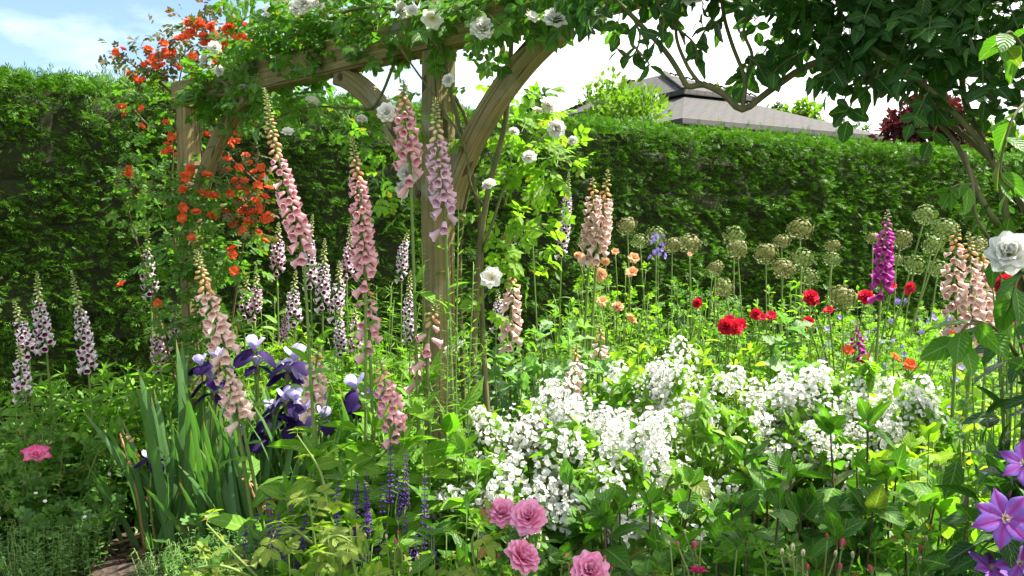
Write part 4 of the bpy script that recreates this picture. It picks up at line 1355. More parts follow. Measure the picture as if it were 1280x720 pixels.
# --- dark climber on the near post at the right: big leaves hang under the beam
b = np.array([1.30, 2.12, .02])
t = thing('climbing_rose', 'dark large leaved climbing rose hanging in the shade over the right end of the pergola', 'climbing rose', b, 'climbing roses')
gs, gl = G(), G()
E = lambda *p: [at(*q) for q in p]
for pts, r0, r1 in [
    ([b] + E((1290, 480, 2.1), (1262, 300, 2.05), (1240, 200, 2.05), (1160, 110, 2.1), (1090, 60, 2.2)), .010, .006),
    ([b + [.05, .05, 0]] + E((1300, 400, 2.15), (1275, 250, 2.15), (1200, 165, 2.2), (1130, 120, 2.25), (1105, 50, 2.3), (1060, 0, 2.35)), .009, .006),
    (E((1105, 120, 2.25), (1060, 75, 2.3), (1010, 82, 2.35), (960, 115, 2.4), (928, 137, 2.4), (905, 118, 2.42), (880, 106, 2.42), (860, 108, 2.42), (850, 92, 2.45), (830, 62, 2.5), (790, 20, 2.55), (760, -10, 2.6)), .010, .007),
    (E((928, 136, 2.4), (931, 100, 2.42), (915, 55, 2.45), (905, 20, 2.5), (900, -20, 2.5)), .006, .005),
    (E((931, 100, 2.42), (940, 70, 2.4), (930, 35, 2.4), (950, -5, 2.4)), .005, .004),
    (E((876, 107, 2.42), (858, 80, 2.45), (845, 40, 2.5), (856, -10, 2.5)), .006, .004),
    (E((1240, 200, 2.05), (1225, 170, 2.1), (1205, 120, 2.2), (1200, 60, 2.2), (1180, 0, 2.3)), .009, .006),
    (E((1205, 190, 2.0), (1215, 230, 1.95), (1220, 270, 1.95), (1238, 300, 1.95)), .005, .003),
    (E((1262, 300, 2.05), (1230, 255, 2.0), (1195, 180, 2.1), (1150, 130, 2.2)), .008, .005),
    (E((1290, 480, 1.9), (1262, 430, 1.85), (1240, 408, 1.8), (1215, 400, 1.8)), .005, .003),
]:
    gs.tube(curve(pts, 36), [r0, r1], 6)
# leaves in compound sprays hanging from the beam, denser to the right
blobs_to(gl, CP_3, [
    (760, -45, 2.6, .16, .16, .10, 46), (840, -60, 2.5, .18, .2, .10, 46), (920, -62, 2.45, .20, .22, .10, 54), (1000, -45, 2.4, .22, .25, .13, 64), (1050, -10, 2.35, .14, .15, .10, 30), (1350, -150, 2.3, .35, .4, .12, 170), (1200, -190, 2.5, .4, .4, .10, 110), (1080, -12, 2.3, .20, .25, .15, 84), (1160, -5, 2.2, .20, .25, .17, 84),  # highest blobs, out of view, are added to shade the leaves below
    (1240, 15, 2.1, .15, .22, .17, 70), (1300, 130, 2.0, .06, .15, .16, 20), (1120, 55, 2.25, .12, .14, .07, 16), (1185, 85, 2.15, .10, .12, .09, 14), (1040, 40, 2.35, .12, .12, .07, 14),
    (975, 25, 2.4, .12, .12, .09, 16), (1000, -90, 2.4, .5, .3, .10, 90), (1200, -80, 2.2, .5, .3, .12, 90), (1310, 250, 2.0, .06, .12, .16, 12)], .16, .5)
for pts, n, s in [
    (E((790, 20, 2.55), (800, 45, 2.5), (790, 70, 2.45), (770, 60, 2.45)), 9, .062), (E((760, 0, 2.6), (745, 20, 2.55), (725, 34, 2.55)), 8, .06), (E((840, 30, 2.5), (868, 55, 2.45), (870, 78, 2.45)), 7, .062),
    (E((905, 20, 2.5), (880, 40, 2.48), (870, 62, 2.48)), 6, .06), (E((935, 70, 2.4), (948, 82, 2.38), (952, 92, 2.38)), 5, .06), (E((1010, 60, 2.3), (985, 75, 2.3), (968, 88, 2.3)), 10, .066),
    (E((1060, 60, 2.25), (1040, 88, 2.22), (1018, 98, 2.22)), 10, .068), (E((1100, 80, 2.2), (1092, 105, 2.18), (1075, 110, 2.18)), 8, .07), (E((1150, 100, 2.15), (1165, 125, 2.1), (1172, 140, 2.1)), 8, .07),
    (E((815, -10, 2.5), (830, 30, 2.42), (812, 62, 2.42)), 9, .062), (E((700, -10, 2.75), (720, 20, 2.7), (735, 38, 2.7)), 7, .055), (E((790, 55, 2.45), (808, 75, 2.42), (812, 82, 2.42)), 4, .06),
]:
    twig(gs, gl, pts, .0035, .002, LF_HANG, s, n, pend=.7)
for pts, n, s in [
    (E((1280, 60, 1.75), (1262, 40, 1.7), (1250, 60, 1.7)), 7, .07), (E((1290, 120, 1.7), (1265, 150, 1.65), (1250, 215, 1.65), (1270, 240, 1.65)), 9, .062), (E((1215, 230, 1.95), (1195, 232, 1.9), (1185, 240, 1.9)), 5, .062),
    (E((1240, 408, 1.8), (1212, 405, 1.75), (1195, 425, 1.75)), 6, .085), (E((1262, 430, 1.85), (1230, 412, 1.8), (1205, 430, 1.8)), 4, .08), (E((1290, 330, 1.8), (1272, 350, 1.75), (1262, 385, 1.75)), 5, .085), (E((1262, 300, 2.05), (1245, 330, 1.9), (1262, 365, 1.9)), 4, .075),
]:
    twig(gs, gl, pts, .0035, .002, LF_HANG, s, n, pend=.55, lmat=2)
build(gs, 'cane', M_CANE, t); build(gl, 'foliage', [M_CLIMB, M_ROSE_L, M_HERB_D], t)
flower(ME_WROSE[:3], 'flower', t, at(1262, 317, 1.72), .052, np.array([-.45, -.75, .35]))
flower(ME_WROSE, 'flower', t, at(868, -2, 2.4), .045)

# --- orange rose over the far post
b = np.array([-1.72, 4.9, .02])
t = thing('climbing_rose', 'orange red flowered climbing rose covering the far pergola post', 'climbing rose', b, 'climbing roses')
gs, gl = G(), G()
for pts in [
    [b] + E((262, 420, 4.9), (256, 250, 4.9), (248, 120, 4.95), (262, 50, 5.0), (262, 12, 5.0)), [b] + E((230, 400, 5.0), (215, 250, 5.1), (222, 120, 5.1), (235, 45, 5.1)),
    [b] + E((290, 400, 4.8), (305, 280, 4.7), (290, 200, 4.7)), [b] + E((200, 400, 5.1), (165, 280, 5.3), (150, 215, 5.3)), E((222, 120, 5.1), (180, 90, 5.2), (148, 70, 5.2)),
    E((222, 120, 5.1), (195, 160, 5.2), (165, 135, 5.3)), E((248, 120, 4.95), (290, 60, 5.0), (305, 28, 5.0)), E((235, 45, 5.1), (215, 50, 5.1), (196, 60, 5.1)), E((262, 60, 5.0), (255, 30, 5.0), (258, 8, 5.0)), E((290, 200, 4.7), (330, 240, 4.65), (325, 280, 4.6))]:
    gs.tube(curve(pts, 18), [.009, .003], 5)
blobs_to(gl, CP_ROSE, [
    (215, 130, 5.15, .22, .2, .25, 60), (195, 190, 5.25, .28, .2, .3, 90), (170, 250, 5.3, .22, .2, .25, 60), (230, 300, 5.1, .3, .2, .35, 90), (200, 370, 5.15, .25, .2, .25, 60),
    (285, 330, 4.85, .22, .2, .25, 70), (160, 110, 5.3, .18, .15, .12, 30), (240, 255, 4.74, .12, .06, .16, 80), (238, 330, 4.74, .13, .06, .18, 90), (238, 400, 4.74, .14, .06, .16, 80), (255, 440, 4.75, .16, .06, .2, 50), (285, 115, 4.72, .16, .06, .14, 40), (225, 235, 4.8, .13, .06, .16, 44), (262, 330, 4.7, .14, .08, .2, 50), (275, 240, 4.68, .12, .08, .16, 34)], .085, .1)
blobs_to(gl, CP_ROSE, [(265, 50, 4.95, .26, .2, .18, 130), (215, 70, 5.1, .28, .15, .14, 80), (180, 90, 5.15, .16, .12, .12, 40), (300, 215, 4.7, .17, .15, .22, 60), (305, 265, 4.65, .17, .15, .18, 60), (148, 70, 5.2, .08, .08, .06, 12), (260, 20, 5.0, .10, .1, .1, 12), (160, 225, 5.3, .15, .1, .06, 16), (200, 75, 5.1, .12, .1, .1, 16)], .075, .05, mat=1)
build(gs, 'cane', M_STEM_R, t); build(gl, 'foliage', [M_ROSE_D, M_RED_L], t)
OR = [(145, 65), (152, 62), (185, 62), (195, 80), (186, 80), (180, 82), (212, 70), (206, 64), (170, 101), (177, 102), (152, 133), (178, 135), (155, 145), (176, 160), (214, 172), (258, 146), (258, 169), (160, 213), (161, 219), (238, 214), (231, 222), (240, 210), (153, 355), (198, 381), (210, 254), (229, 240), (222, 49), (228, 47),
      (236, 30), (244, 36), (248, 32), (254, 33), (262, 36), (266, 30), (285, 33), (293, 28), (300, 30), (306, 33), (241, 42), (265, 38), (272, 72), (278, 62), (312, 62), (270, 60), (299, 165), (306, 195), (312, 205), (318, 215), (325, 210), (330, 222), (300, 210), (322, 232), (312, 240), (330, 248), (318, 252), (306, 262), (325, 262), (290, 280), (264, 271), (268, 268), (282, 265), (310, 278), (330, 275), (322, 290), (305, 225), (335, 235), (298, 250), (286, 240), (302, 290), (334, 300), (315, 268)]
OR += [(U(150, 305), U(44, 100)) for _ in range(16)] + [(U(236, 312), U(24, 60)) for _ in range(12)] + [(U(205, 330), U(160, 260)) for _ in range(12)] + [(U(215, 275), U(215, 300)) for _ in range(7)] + [(U(200, 235), U(120, 200)) for _ in range(4)] + [(U(262, 300), U(300, 350)) for _ in range(3)] + [(U(236, 308), U(26, 46)) for _ in range(9)] + [(U(272, 340), U(195, 300)) for _ in range(9)] + [(200, 74), (216, 66), (204, 84), (190, 72)]
for (x, y) in OR:
    flower(ME_OROSE, 'flower', t, at(x + U(-1.5, 1.5), y + U(-1.5, 1.5), 4.62 if (x > 212 and y > 205) else (4.8 if y < 80 and x > 220 else 5.0)), U(.028, .040))

# ================================================================== mock orange
def mock_orange(label, x, ytop, Y, rad, ncl, poly, rest=0):
    top = at(x, ytop, Y); H = top[2]
    b = np.array([top[0], Y, .02])
    t = thing('mock_orange', label, 'flowering shrub', b, 'mock orange shrubs')
    gs, gl = G(), G(); tips = []; paths = []
    for k in range(46):
        az = U(0, 6.28); rr = rad * math.sqrt(U(.02, 1)); e = np.array([math.cos(az), math.sin(az) * .75, 0]) * rr
        hh = H * (1.02 - .30 * (rr / rad) ** 2) * U(.82, 1.02)
        p = curve([b + e * .15, b + e * .55 + UP * hh * .68, b + e * .9 + UP * hh * .98, b + e * 1.1 + UP * hh * .92], 14)
        gs.tube(p, [.006, .002], 4); leaves_on(gl, p, 36, .10, 1, LF_OV, .068, .052, .35, pend=.1); leaves_on(gl, p, 6, .85, 1, LF_OV, .055, .045, 1.0); paths.append(p)
    build(gs, 'branches', M_STEM, t); build(gl, 'foliage', M_MOCK, t)
    n = 0; tries = 0; rs = G()
    while n < ncl and tries < 9000:
        tries += 1
        p = paths[int(U(0, len(paths) - .01))]; u = U(.5, 1) ; q = p[int(u * (len(p) - 1))] + rng.normal(size=3) * .055 + UP * .015
        if vnoise(np.array([q[0] * 8]), np.array([q[2] * 11 + q[1] * 4]), 21)[0] < .43:
            continue
        if q[1] > Y + rad * .35 and U(0, 1) < .6:
            continue
        d = norm(norm(q - b - UP * H * .5) + UP * .4 + rng.normal(size=3) * .3)
        flower(ME_MOCK, 'flower_cluster', t, q, U(.85, 1.15), d)
        n += 1
    if rest:
        q = [paths[int(U(0, len(paths) - .01))] for _ in range(rest)]
        for pp in q:
            c = pp[int(U(.35, 1) * (len(pp) - 1))] + rng.normal(size=3) * .04
            rs.many(MOCK_T, c[None], axis_frame(norm(norm(c - b - UP * H * .5) + UP * .4 + rng.normal(size=3) * .3))[None], U(.55, .95))
        o = build(rs, 'small_blossom', [M_MOCKF, M_STAM, M_STEM], t); o['kind'] = 'stuff'
    return t


MOCK_T = mock_cluster(8)
mock_orange('white blossoming mock orange shrub in the centre right behind the large dark leaves', 868, 450, 3.35, .56, 100, None, 130)
mock_orange('white blossoming mock orange shrub at the foot of the main post', 690, 500, 3.05, .46, 100, None, 120)
mock_orange('white blossoming mock orange shrub at the right reaching under the yellow green leaves', 1050, 452, 3.4, .46, 95, None, 110)
mock_orange('low white blossoming mock orange bush in front of the two taller blossom masses', 760, 545, 2.75, .36, 80, None, 70)

# ================================================================== salvias, edging, small geraniums
def floret_spike(n):
    g = []
    for i in range(n):
        z = i / n
        for k in range(5):
            a = k * 1.2566 + i * .6
            d = norm([math.cos(a), math.sin(a), .55]); r = .055 * (1 - .75 * z) + .012
            g.append(ball(4, 3, .35, .35, .8).xf(axis_frame(d) * r * .8, d * r + np.array([0, 0, z])))
    g.append(Tm(*[x for x in ()] or ([(-.01, 0, -.05), (.01, 0, -.05), (.004, 0, 1), (-.004, 0, 1)],), Q=[(0, 1, 2, 3)]))
    return join(g)


ME_SPIKE = [mesh_of(floret_spike(k), 'salvia_spike', M_SALV) for k in (11, 14)]
for lab, x, Y, tops in [
    ('dark purple salvia with the two tallest spikes in the middle of the leaves', 495, 2.65, [(486, 556), (506, 562), (500, 590), (478, 600), (530, 590), (512, 640)]),
    ('dark purple salvia with clustered spikes left of the tallest salvia', 440, 2.6, [(441, 596), (457, 590), (462, 600), (452, 630), (425, 610), (455, 660)]),
    ('dark purple salvia between the iris leaves and the yellow green rose shoots', 370, 2.7, [(340, 616), (365, 618), (370, 640), (418, 600), (352, 640), (385, 655)]),
    ('dark purple salvia leftmost at the edge of the hyssop', 300, 2.75, [(303, 655), (308, 672), (318, 640), (286, 676), (295, 690)]),
    ('dark purple salvia low behind the pink rosebud', 524, 2.5, [(526, 655), (522, 668), (470, 668), (535, 690), (545, 650)]),
]:
    b = at(x, 500, Y); b[2] = .02
    t = thing('salvia', lab, 'salvia', b, 'salvias')
    gs, gl = G(), G()
    for (tx, ty) in tops:
        c = at(tx, ty, Y + U(-.08, .08)); L = U(.15, .2)
        p = curve([b + rng.normal(size=3) * [.05, .05, 0], (b + c) / 2 + rng.normal(size=3) * .02, c - UP * L], 8)
        gs.tube(p, [.0035, .002], 4); leaves_on(gl, p, 11, .15, .8, LF_LAN, .075, .035, .35)
        place(ME_SPIKE[int(U(0, 1.99))], 'flower_spike', t, c - UP * L, axis_frame(UP + rng.normal(size=3) * .08), L)
    for k in range(9):
        e = rng.normal(size=3) * [.11, .1, 0]; p = curve([b + e * .4, b + e * .8 + UP * .2, b + e + UP * U(.3, .45)], 8)
        gs.tube(p, .003, 4); leaves_on(gl, p, 12, .2, 1, LF_LAN, .09, .05, .4)
    build(gs, 'stem_cluster', M_STEM, t); build(gl, 'foliage', M_HERB_D, t)

for lab, x0, x1, Y, h in [('clipped edging of grey green hyssop sprigs along the left front of the bed', -60, 95, 3.75, .25), ('second stretch of grey green hyssop edging right of the bare mulch', 200, 350, 3.7, .23)]:
    a, c = at(x0, 500, Y), at(x1, 500, Y); a[2] = c[2] = .03
    t = thing('hyssop_edging', lab, 'edging plant', (a + c) / 2, 'hyssop edging')
    gs, gl = G(), G()
    for k in range(260):
        q = a + (c - a) * U(0, 1) + [0, U(-.28, .24), 0]
        hh = h * U(.7, 1.2); e = rng.normal(size=3) * [.05, .05, 0]
        p = curve([q, q + e * .5 + UP * hh * .5, q + e + UP * hh], 6)
        gs.tube(p, .0018, 3); leaves_on(gl, p, 26, .1, 1, LF_LAN, .034, .018, .45, two=True)
    build(gs, 'stem_cluster', M_STEM, t); build(gl, 'foliage', M_HYS, t)

for lab, x, y, Y, rad, nf, s in [('low white flowered geranium mound at the left edge above the hyssop', 28, 606, 4.0, .42, 16, .022), ('low leafy geranium mound beside the bare mulch with few white flowers', 85, 636, 4.15, .24, 6, .020)]:
    t, b, tips = herb('hardy_geranium', lab, 'geranium', x, y, Y, rad, LF_PALM, .10, M_GERA, 26, 7, elev=.5, tmin=.3, group='white geraniums')
    for k in range(nf):
        q = tips[k % len(tips)] + rng.normal(size=3) * [.05, .05, .02] + UP * .03
        flower(ME_WGER, 'flower', t, q, s)

blue = [('blue geranium clump in front of the magenta foxglove stalk', 1090, 405, 4.6), ('blue geranium clump between the leaning allium stalks and the peach foxgloves', 1150, 392, 4.8), ('blue geranium clump behind the red roses at the left of the blue flowers', 1040, 400, 5.0),
        ('blue geranium clump at the far back below the right hedge', 1110, 372, 5.8), ('blue geranium clump around the foot of the peach foxgloves', 1220, 400, 4.6), ('blue geranium clump at the back right behind the peach foxgloves', 1200, 366, 5.8),
        ('blue geranium clump at the right edge below the bright red rose', 1270, 400, 4.9), ('blue geranium clump lowest in front, above the bright yellow green leaves', 1120, 448, 4.1)]
for lab, x, y, Y in blue:
    t, b, tips = herb('hardy_geranium', lab, 'geranium', x, y, Y, .42, LF_DEEP, .085, M_MOCK, 30, 9, elev=.4, tmin=.3, group='blue geraniums', shape=.2)
    for k in range(13):
        q = tips[k % len(tips)] + rng.normal(size=3) * [.06, .06, .03] + UP * .04
        flower(ME_BGER, 'flower', t, q, U(.030, .042), facing(q, .5, .8, .4))
# ================================================================== rose bushes
def rose_bush(label, x, ytop, Y, rad, lm, flowers, ls=.10, nst=14, nl=8, buds=(), group='shrub roses', h=None, cp=None, mat_stem=None, sz=.045, shape=.3):
    t, b, tips = herb('rose_bush', label, 'rose bush', x, ytop, Y, rad, cp or CP_ROSE, ls, lm, nst, nl, mat_stem or M_STEM, .25, .35, shape, group, h=h)
    gs = G(); any_ = False
    for (fx, fy, fY, me, s) in flowers:
        c = at(fx, fy, fY); k = min(tips, key=lambda q: np.linalg.norm(q - c)); d = facing(c)
        q = (k * .4 + b * .6); q[2] = c[2] * .55
        if me is ME_PEON:
            d = norm(UP + norm(CAMP - c) * .55)
        flower(me, 'flower', t, c, s, d)
        gs.tube(curve([q, (q + c) / 2 + (c - q) * [.1, .1, .12], c - d * s * .25], 8), [.004, .0025], 5); any_ = True
    for (fx, fy, fY, me, s) in buds:
        c = at(fx, fy, fY); k = min(tips, key=lambda q: np.linalg.norm(q - c))
        q = c * .75 + b * .25; q[2] = c[2] - .16
        d = norm(UP + rng.normal(size=3) * .25)
        flower(me, 'bud', t, c, s, d)
        gs.tube(curve([q, (q + c) / 2 + rng.normal(size=3) * .01, c], 6), [.003, .002], 5); any_ = True
    if any_:
        build(gs, 'flower_stalk', M_STEM, t)
    return t


P_ = ME_PROSE
rose_bush('pink shrub rose with large double blooms at the bottom centre of the photo', 660, 655, 2.25, .26, M_ROSE_D, [(627, 642, 2.25, P_, .050), (661, 648, 2.2, P_, .058), (651, 698, 2.1, P_, .056), (737, 714, 2.0, P_, .056)],
          .12, 16, 7, [(668, 628, 2.25, ME_HBUD, .016), (711, 712, 2.1, ME_HBUD, .014), (622, 699, 2.3, ME_HBUD, .015), (755, 700, 2.0, ME_HBUD, .012), (764, 714, 2.0, ME_HBUD, .012)])
rose_bush('rose bush with green and deep pink buds at the bottom right of centre', 880, 665, 2.0, .26, M_ROSE_D, [(873, 716, 1.95, ME_HROSE, .030)], .12, 14, 6,
          [(868, 688, 1.95, ME_HBUD, .022), (848, 684, 1.95, ME_HBUD, .014), (876, 678, 1.95, ME_GBUD, .012), (838, 682, 1.95, ME_GBUD, .012), (856, 668, 2.0, ME_GBUD, .012)])
rose_bush('rose bush with pale yellowish pointed buds at the bottom right', 990, 672, 1.9, .24, M_ROSE_D, [], .12, 14, 6,
          [(976, 694, 1.8, ME_GBUD, .017), (990, 690, 1.8, ME_GBUD, .019), (1003, 696, 1.8, ME_GBUD, .018), (1052, 686, 1.9, ME_HBUD, .024), (1034, 674, 1.95, ME_HBUD, .014), (1050, 714, 1.85, ME_HBUD, .018), (1090, 718, 1.85, ME_HBUD, .020), (1044, 696, 1.9, ME_GBUD, .016), (1066, 698, 1.9, ME_GBUD, .016), (1008, 712, 1.8, ME_HBUD, .014)])
rose_bush('rose bush with small red buds at the right bottom corner under the clematis', 1165, 672, 1.9, .26, M_ROSE_D, [], .12, 15, 6,
          [(1150, 690, 1.85, ME_HBUD, .017), (1168, 708, 1.85, ME_HBUD, .018), (1186, 714, 1.85, ME_HBUD, .015), (1158, 678, 1.9, ME_GBUD, .015), (1148, 702, 1.85, ME_GBUD, .015), (1207, 671, 1.85, ME_GBUD, .017)])
rose_bush('young rose bush with bright yellow green shoots at the lower left front', 380, 640, 2.3, .15, M_ROSE_Y, [], .10, 5, 3, [], cp=CP_BIG)
rose_bush('rose bush with a long bent yellowish shoot in front of the hyssop', 265, 676, 2.3, .12, M_ROSE_Y, [], .09, 3, 3, [], cp=CP_BIG)
rose_bush('rose bush with one pink bud and slender stalks at the lower centre', 500, 665, 2.35, .22, M_ROSE_L, [], .12, 12, 6, [(494, 682, 2.3, ME_HBUD, .018), (497, 668, 2.3, ME_HBUD, .011), (483, 674, 2.3, ME_GBUD, .014), (456, 672, 2.35, ME_GBUD, .014), (524, 700, 2.2, ME_GBUD, .018), (512, 716, 2.2, ME_GBUD, .018)])
rose_bush('rose bush with fresh yellow green tips left of the big pink blooms', 590, 652, 2.35, .2, M_ROSE_L, [], .12, 11, 6, [], cp=CP_BIG)
rose_bush('dark rose bush with a single two toned pink bloom at the left edge', 55, 545, 4.2, .34, M_ROSE_D, [(45, 573, 3.95, ME_PEON, .075)], .11, 20, 9)
rose_bush('dark bronzed rose bush behind the two toned pink bloom', 15, 500, 4.4, .32, M_ROSE_D, [], .11, 18, 9)
rose_bush('leafy rose bush between the pink bloom and the sword leaves', 110, 548, 4.45, .30, M_ROSE_D, [], .11, 18, 8)
A_ = ME_AROSE
rose_bush('apricot flowered rose bush behind the poppy leaves below the allium seedheads', 775, 325, 5.0, .52, M_ROSE_L, [(792, 323, 4.8, A_, .042), (790, 341, 4.7, A_, .046), (750, 343, 4.7, A_, .046), (742, 330, 4.9, A_, .035), (772, 384, 4.5, A_, .038), (772, 384, 4.5, A_, .02), (791, 396, 4.4, A_, .042), (752, 377, 4.5, A_, .038), (723, 320, 4.9, A_, .032), (757, 327, 4.9, A_, .03), (728, 322, 4.95, A_, .03), (769, 315, 5.0, A_, .03)], .10, 34, 10)
rose_bush('small leaved rose bush right of the apricot bush in front of the hedge', 858, 330, 5.3, .5, M_ROSE_D, [(872, 379, 4.8, ME_RROSE, .034), (862, 318, 5.2, A_, .02)], .09, 30, 10)
R_ = ME_RROSE
rose_bush('red rose bush with a wide cluster of dark red blooms right of centre', 915, 402, 4.3, .3, M_ROSE_D, [(908, 408, 4.1, R_, .050), (918, 410, 4.1, R_, .050), (925, 406, 4.15, R_, .040), (912, 400, 4.2, R_, .036), (945, 393, 4.2, R_, .036), (953, 397, 4.15, R_, .028), (964, 395, 4.1, R_, .034)], .10, 16, 8)
rose_bush('red rose bush with scattered single blooms around the magenta foxglove', 1060, 385, 4.4, .42, M_ROSE_L, [(1013, 372, 4.3, R_, .050), (1017, 377, 4.3, R_, .040), (1082, 372, 4.2, R_, .048), (1036, 389, 4.2, R_, .036), (1010, 403, 4.1, R_, .036), (1060, 438, 3.9, ME_OROSE, .034), (1080, 448, 3.9, R_, .030), (1115, 358, 4.4, R_, .030), (1139, 361, 4.3, R_, .046), (1167, 434, 3.9, ME_HROSE, .03)], .09, 20, 9)
rose_bush('bright red rose at the right edge beside the dark hanging leaves', 1262, 348, 2.6, .14, M_ROSE_D, [(1258, 356, 2.5, R_, .040), (1246, 352, 2.55, R_, .030), (1270, 358, 2.5, R_, .034), (1241, 350, 2.6, ME_HROSE, .028), (1270, 408, 2.7, ME_HROSE, .026)], .10, 9, 8)
rose_bush('orange flowered rose bush low under the leaning allium stalks', 1130, 450, 3.7, .2, M_ROSE_L, [(1118, 448, 3.6, ME_OROSE, .034), (1137, 456, 3.5, ME_OROSE, .034), (1189, 413, 3.8, ME_OROSE, .034), (1168, 431, 3.7, ME_OROSE, .03)], .09, 12, 8)

# ================================================================== poppies with blue green leaves
for lab, x, y, Y, rad in [('big blue green opium poppy plant right of the main post', 700, 392, 3.9, .24), ('lower blue green poppy plant leaning to the main post', 665, 440, 3.7, .2), ('blue green poppy plant behind the white blossom in the centre', 735, 440, 3.8, .22),
                          ('tall blue green poppy plant beside the red rose cluster', 962, 372, 3.9, .17), ('poppy plant with waxy leaves below the red rose cluster', 985, 425, 3.75, .17), ('poppy seedling clump with pale leaves behind the main post', 628, 420, 3.95, .16)]:
    herb('poppy', lab, 'poppy', x, y, Y, rad, LF_POP, .17, M_GREY, 8, 9, elev=.5, tmin=.1, group='opium poppies', sr=.006)
# bright young shoots of a rose in the foreground
b = at(372, 720, 2.15); b[2] = .02
t = thing('rose_bush', 'long pale yellow green rose shoots lit by the sun at the bottom left of centre', 'rose bush', b, 'shrub roses')
gs, gl = G(), G()
for pts, n, s in [(E((398, 725, 2.1), (391, 660, 2.1), (385, 622, 2.1)), 9, .115), (E((330, 730, 2.1), (292, 692, 2.08), (258, 655, 2.08)), 7, .095), (E((330, 730, 2.1), (280, 708, 2.05), (232, 712, 2.05)), 4, .09),
                  (E((391, 680, 2.1), (365, 660, 2.05), (345, 662, 2.05)), 3, .10), (E((393, 690, 2.1), (420, 670, 2.05), (440, 678, 2.05)), 3, .10), (E((450, 740, 2.1), (440, 690, 2.1), (452, 660, 2.1)), 4, .10),
                  (E((410, 640, 2.2), (400, 590, 2.25), (372, 545, 2.25)), 5, .10), (E((600, 740, 2.2), (590, 680, 2.2), (600, 655, 2.2)), 5, .10), (E((420, 740, 2.1), (425, 700, 2.0), (400, 690, 2.0)), 3, .10)]:
    p = curve(pts, 14); gs.tube(p, [.0045, .0025], 5)
    leaves_on(gl, p, n, .2, 1, CP_BIG, s, s * .8, .25, pend=.15)
q = at(398, 725, 2.1); gs.tube(curve([b, (b + q) / 2 + [.02, 0, 0], q], 8), .005, 5)
for x_ in (330, 420, 450, 600, 410):
    q = at(x_, 735, 2.1); gs.tube(curve([b, (b + q) / 2, q], 8), .004, 5)
build(gs, 'cane', M_STEM, t); build(gl, 'foliage', M_ROSE_Y, t)
# blue delphinium
c = at(822, 305, 5.6); b = np.array([c[0], 5.6, .02])
t = thing('delphinium', 'blue violet delphinium spire in front of the hedge below the allium seedheads', 'delphinium', b)
g = G(); p = curve([b, b + (c - b) * .5 + [.01, 0, 0], c + [0, 0, .06]], 10); g.tube(p, [.006, .003], 5); build(g, 'stem', M_STEM, t)
g = G(); leaves_on(g, p, 14, .1, .8, LF_DEEP, .13, .07, .4); build(g, 'foliage', M_HERB, t)
for k in range(22):
    a = k * GOLD; z = U(-.10, .06); r = .055 * (1 - (z + .1) * 2.6)
    d = np.array([math.cos(a), math.sin(a), .15]); flower(ME_BGER, 'flower', t, c + d * r + UP * z, .032, d)

# ================================================================== tall slender stems at the main post
for lab, x, y, Y, bx in [('tall toadflax stem with narrow leaves rising in front of the main post', 573, 262, 3.0, 576), ('second slender toadflax stem left of the main post', 527, 300, 3.1, 545), ('slender toadflax stem leaning right of the main post', 592, 330, 3.1, 580), ('short toadflax stem at the foot of the main post', 560, 400, 2.9, 566)]:
    c = at(x, y, Y); b = np.array([at(bx, 500, Y)[0], Y, .02])
    t = thing('toadflax', lab, 'toadflax', b, 'toadflax stems')
    gs, gl = G(), G(); p = curve([b, (b + c) / 2 + U(-.02, .02, 3), c], 20); gs.tube(p, [.006, .002], 5)
    leaves_on(gl, p, 130, .15, 1, LF_NAR, .085, .028, .45)
    for k in range(7):
        q = p[int((.35 + .08 * k) * 19)]; e = rng.normal(size=3) * [.06, .06, 0] + UP * U(.08, .16)
        pp = curve([q, q + e * [1, 1, .5], q + e], 6); gs.tube(pp, .0016, 3); leaves_on(gl, pp, 26, .1, 1, LF_NAR, .038, .018, .5)
    build(gs, 'stem', M_STEM, t); build(gl, 'foliage', M_HERB, t)

# ================================================================== clematis at the right edge
b = np.array([1.18, 1.85, .02])
t = thing('clematis', 'purple clematis with star shaped striped flowers at the right bottom edge', 'clematis', b)
gs, gl = G(), G()
for pts in [[b] + E((1300, 660, 1.8), (1280, 620, 1.75), (1262, 600, 1.7)), [b] + E((1290, 680, 1.75), (1265, 665, 1.65), (1250, 655, 1.6)), [b] + E((1290, 600, 1.8), (1290, 500, 1.8), (1275, 420, 1.85))]:
    p = curve(pts, 16); gs.tube(p, [.004, .0025], 5); leaves_on(gl, p, 16, .3, 1, LF_OV, .09, .06, .4, pend=.2)
blobs_to(gl, LF_OV, [(1262, 575, 1.85, .10, .12, .10, 34), (1285, 660, 1.7, .08, .1, .08, 26), (1230, 700, 1.7, .09, .1, .08, 26), (1280, 480, 1.9, .06, .1, .12, 26)], .08, .2)
build(gs, 'stem_cluster', M_STEM_R, t); build(gl, 'foliage', M_CLIMB, t)
CLP = petal(1, .50, .10, .14, 4, 8, .52, .05, rnd=.9)
ME_CLC = mesh_of(join([seat(Tm([(-.035, 0, 0), (.035, 0, 0), (.02, 1, .1), (-.02, 1, .1)], (), [(0, 1, 2, 3)]).xf(np.eye(3) * U(.16, .25)), U(.2, 1.0), k * GOLD, .03) for k in range(46)] + [ball(6, 4, .06, .06, .06)]), 'clematis_stamens', petalmat('clematis_stamen', (.55, .5, .3), (.16, .03, .12), .1))
ME_CLP = mesh_of(CLP, 'clematis_petal', M_CLEM)
ME_CLB = mesh_of(ball(6, 6, .12, .12, .5, (0, 0, .4)), 'clematis_bud', petalmat('clematis_bud', (.25, .2, .15), (.28, .10, .22)))
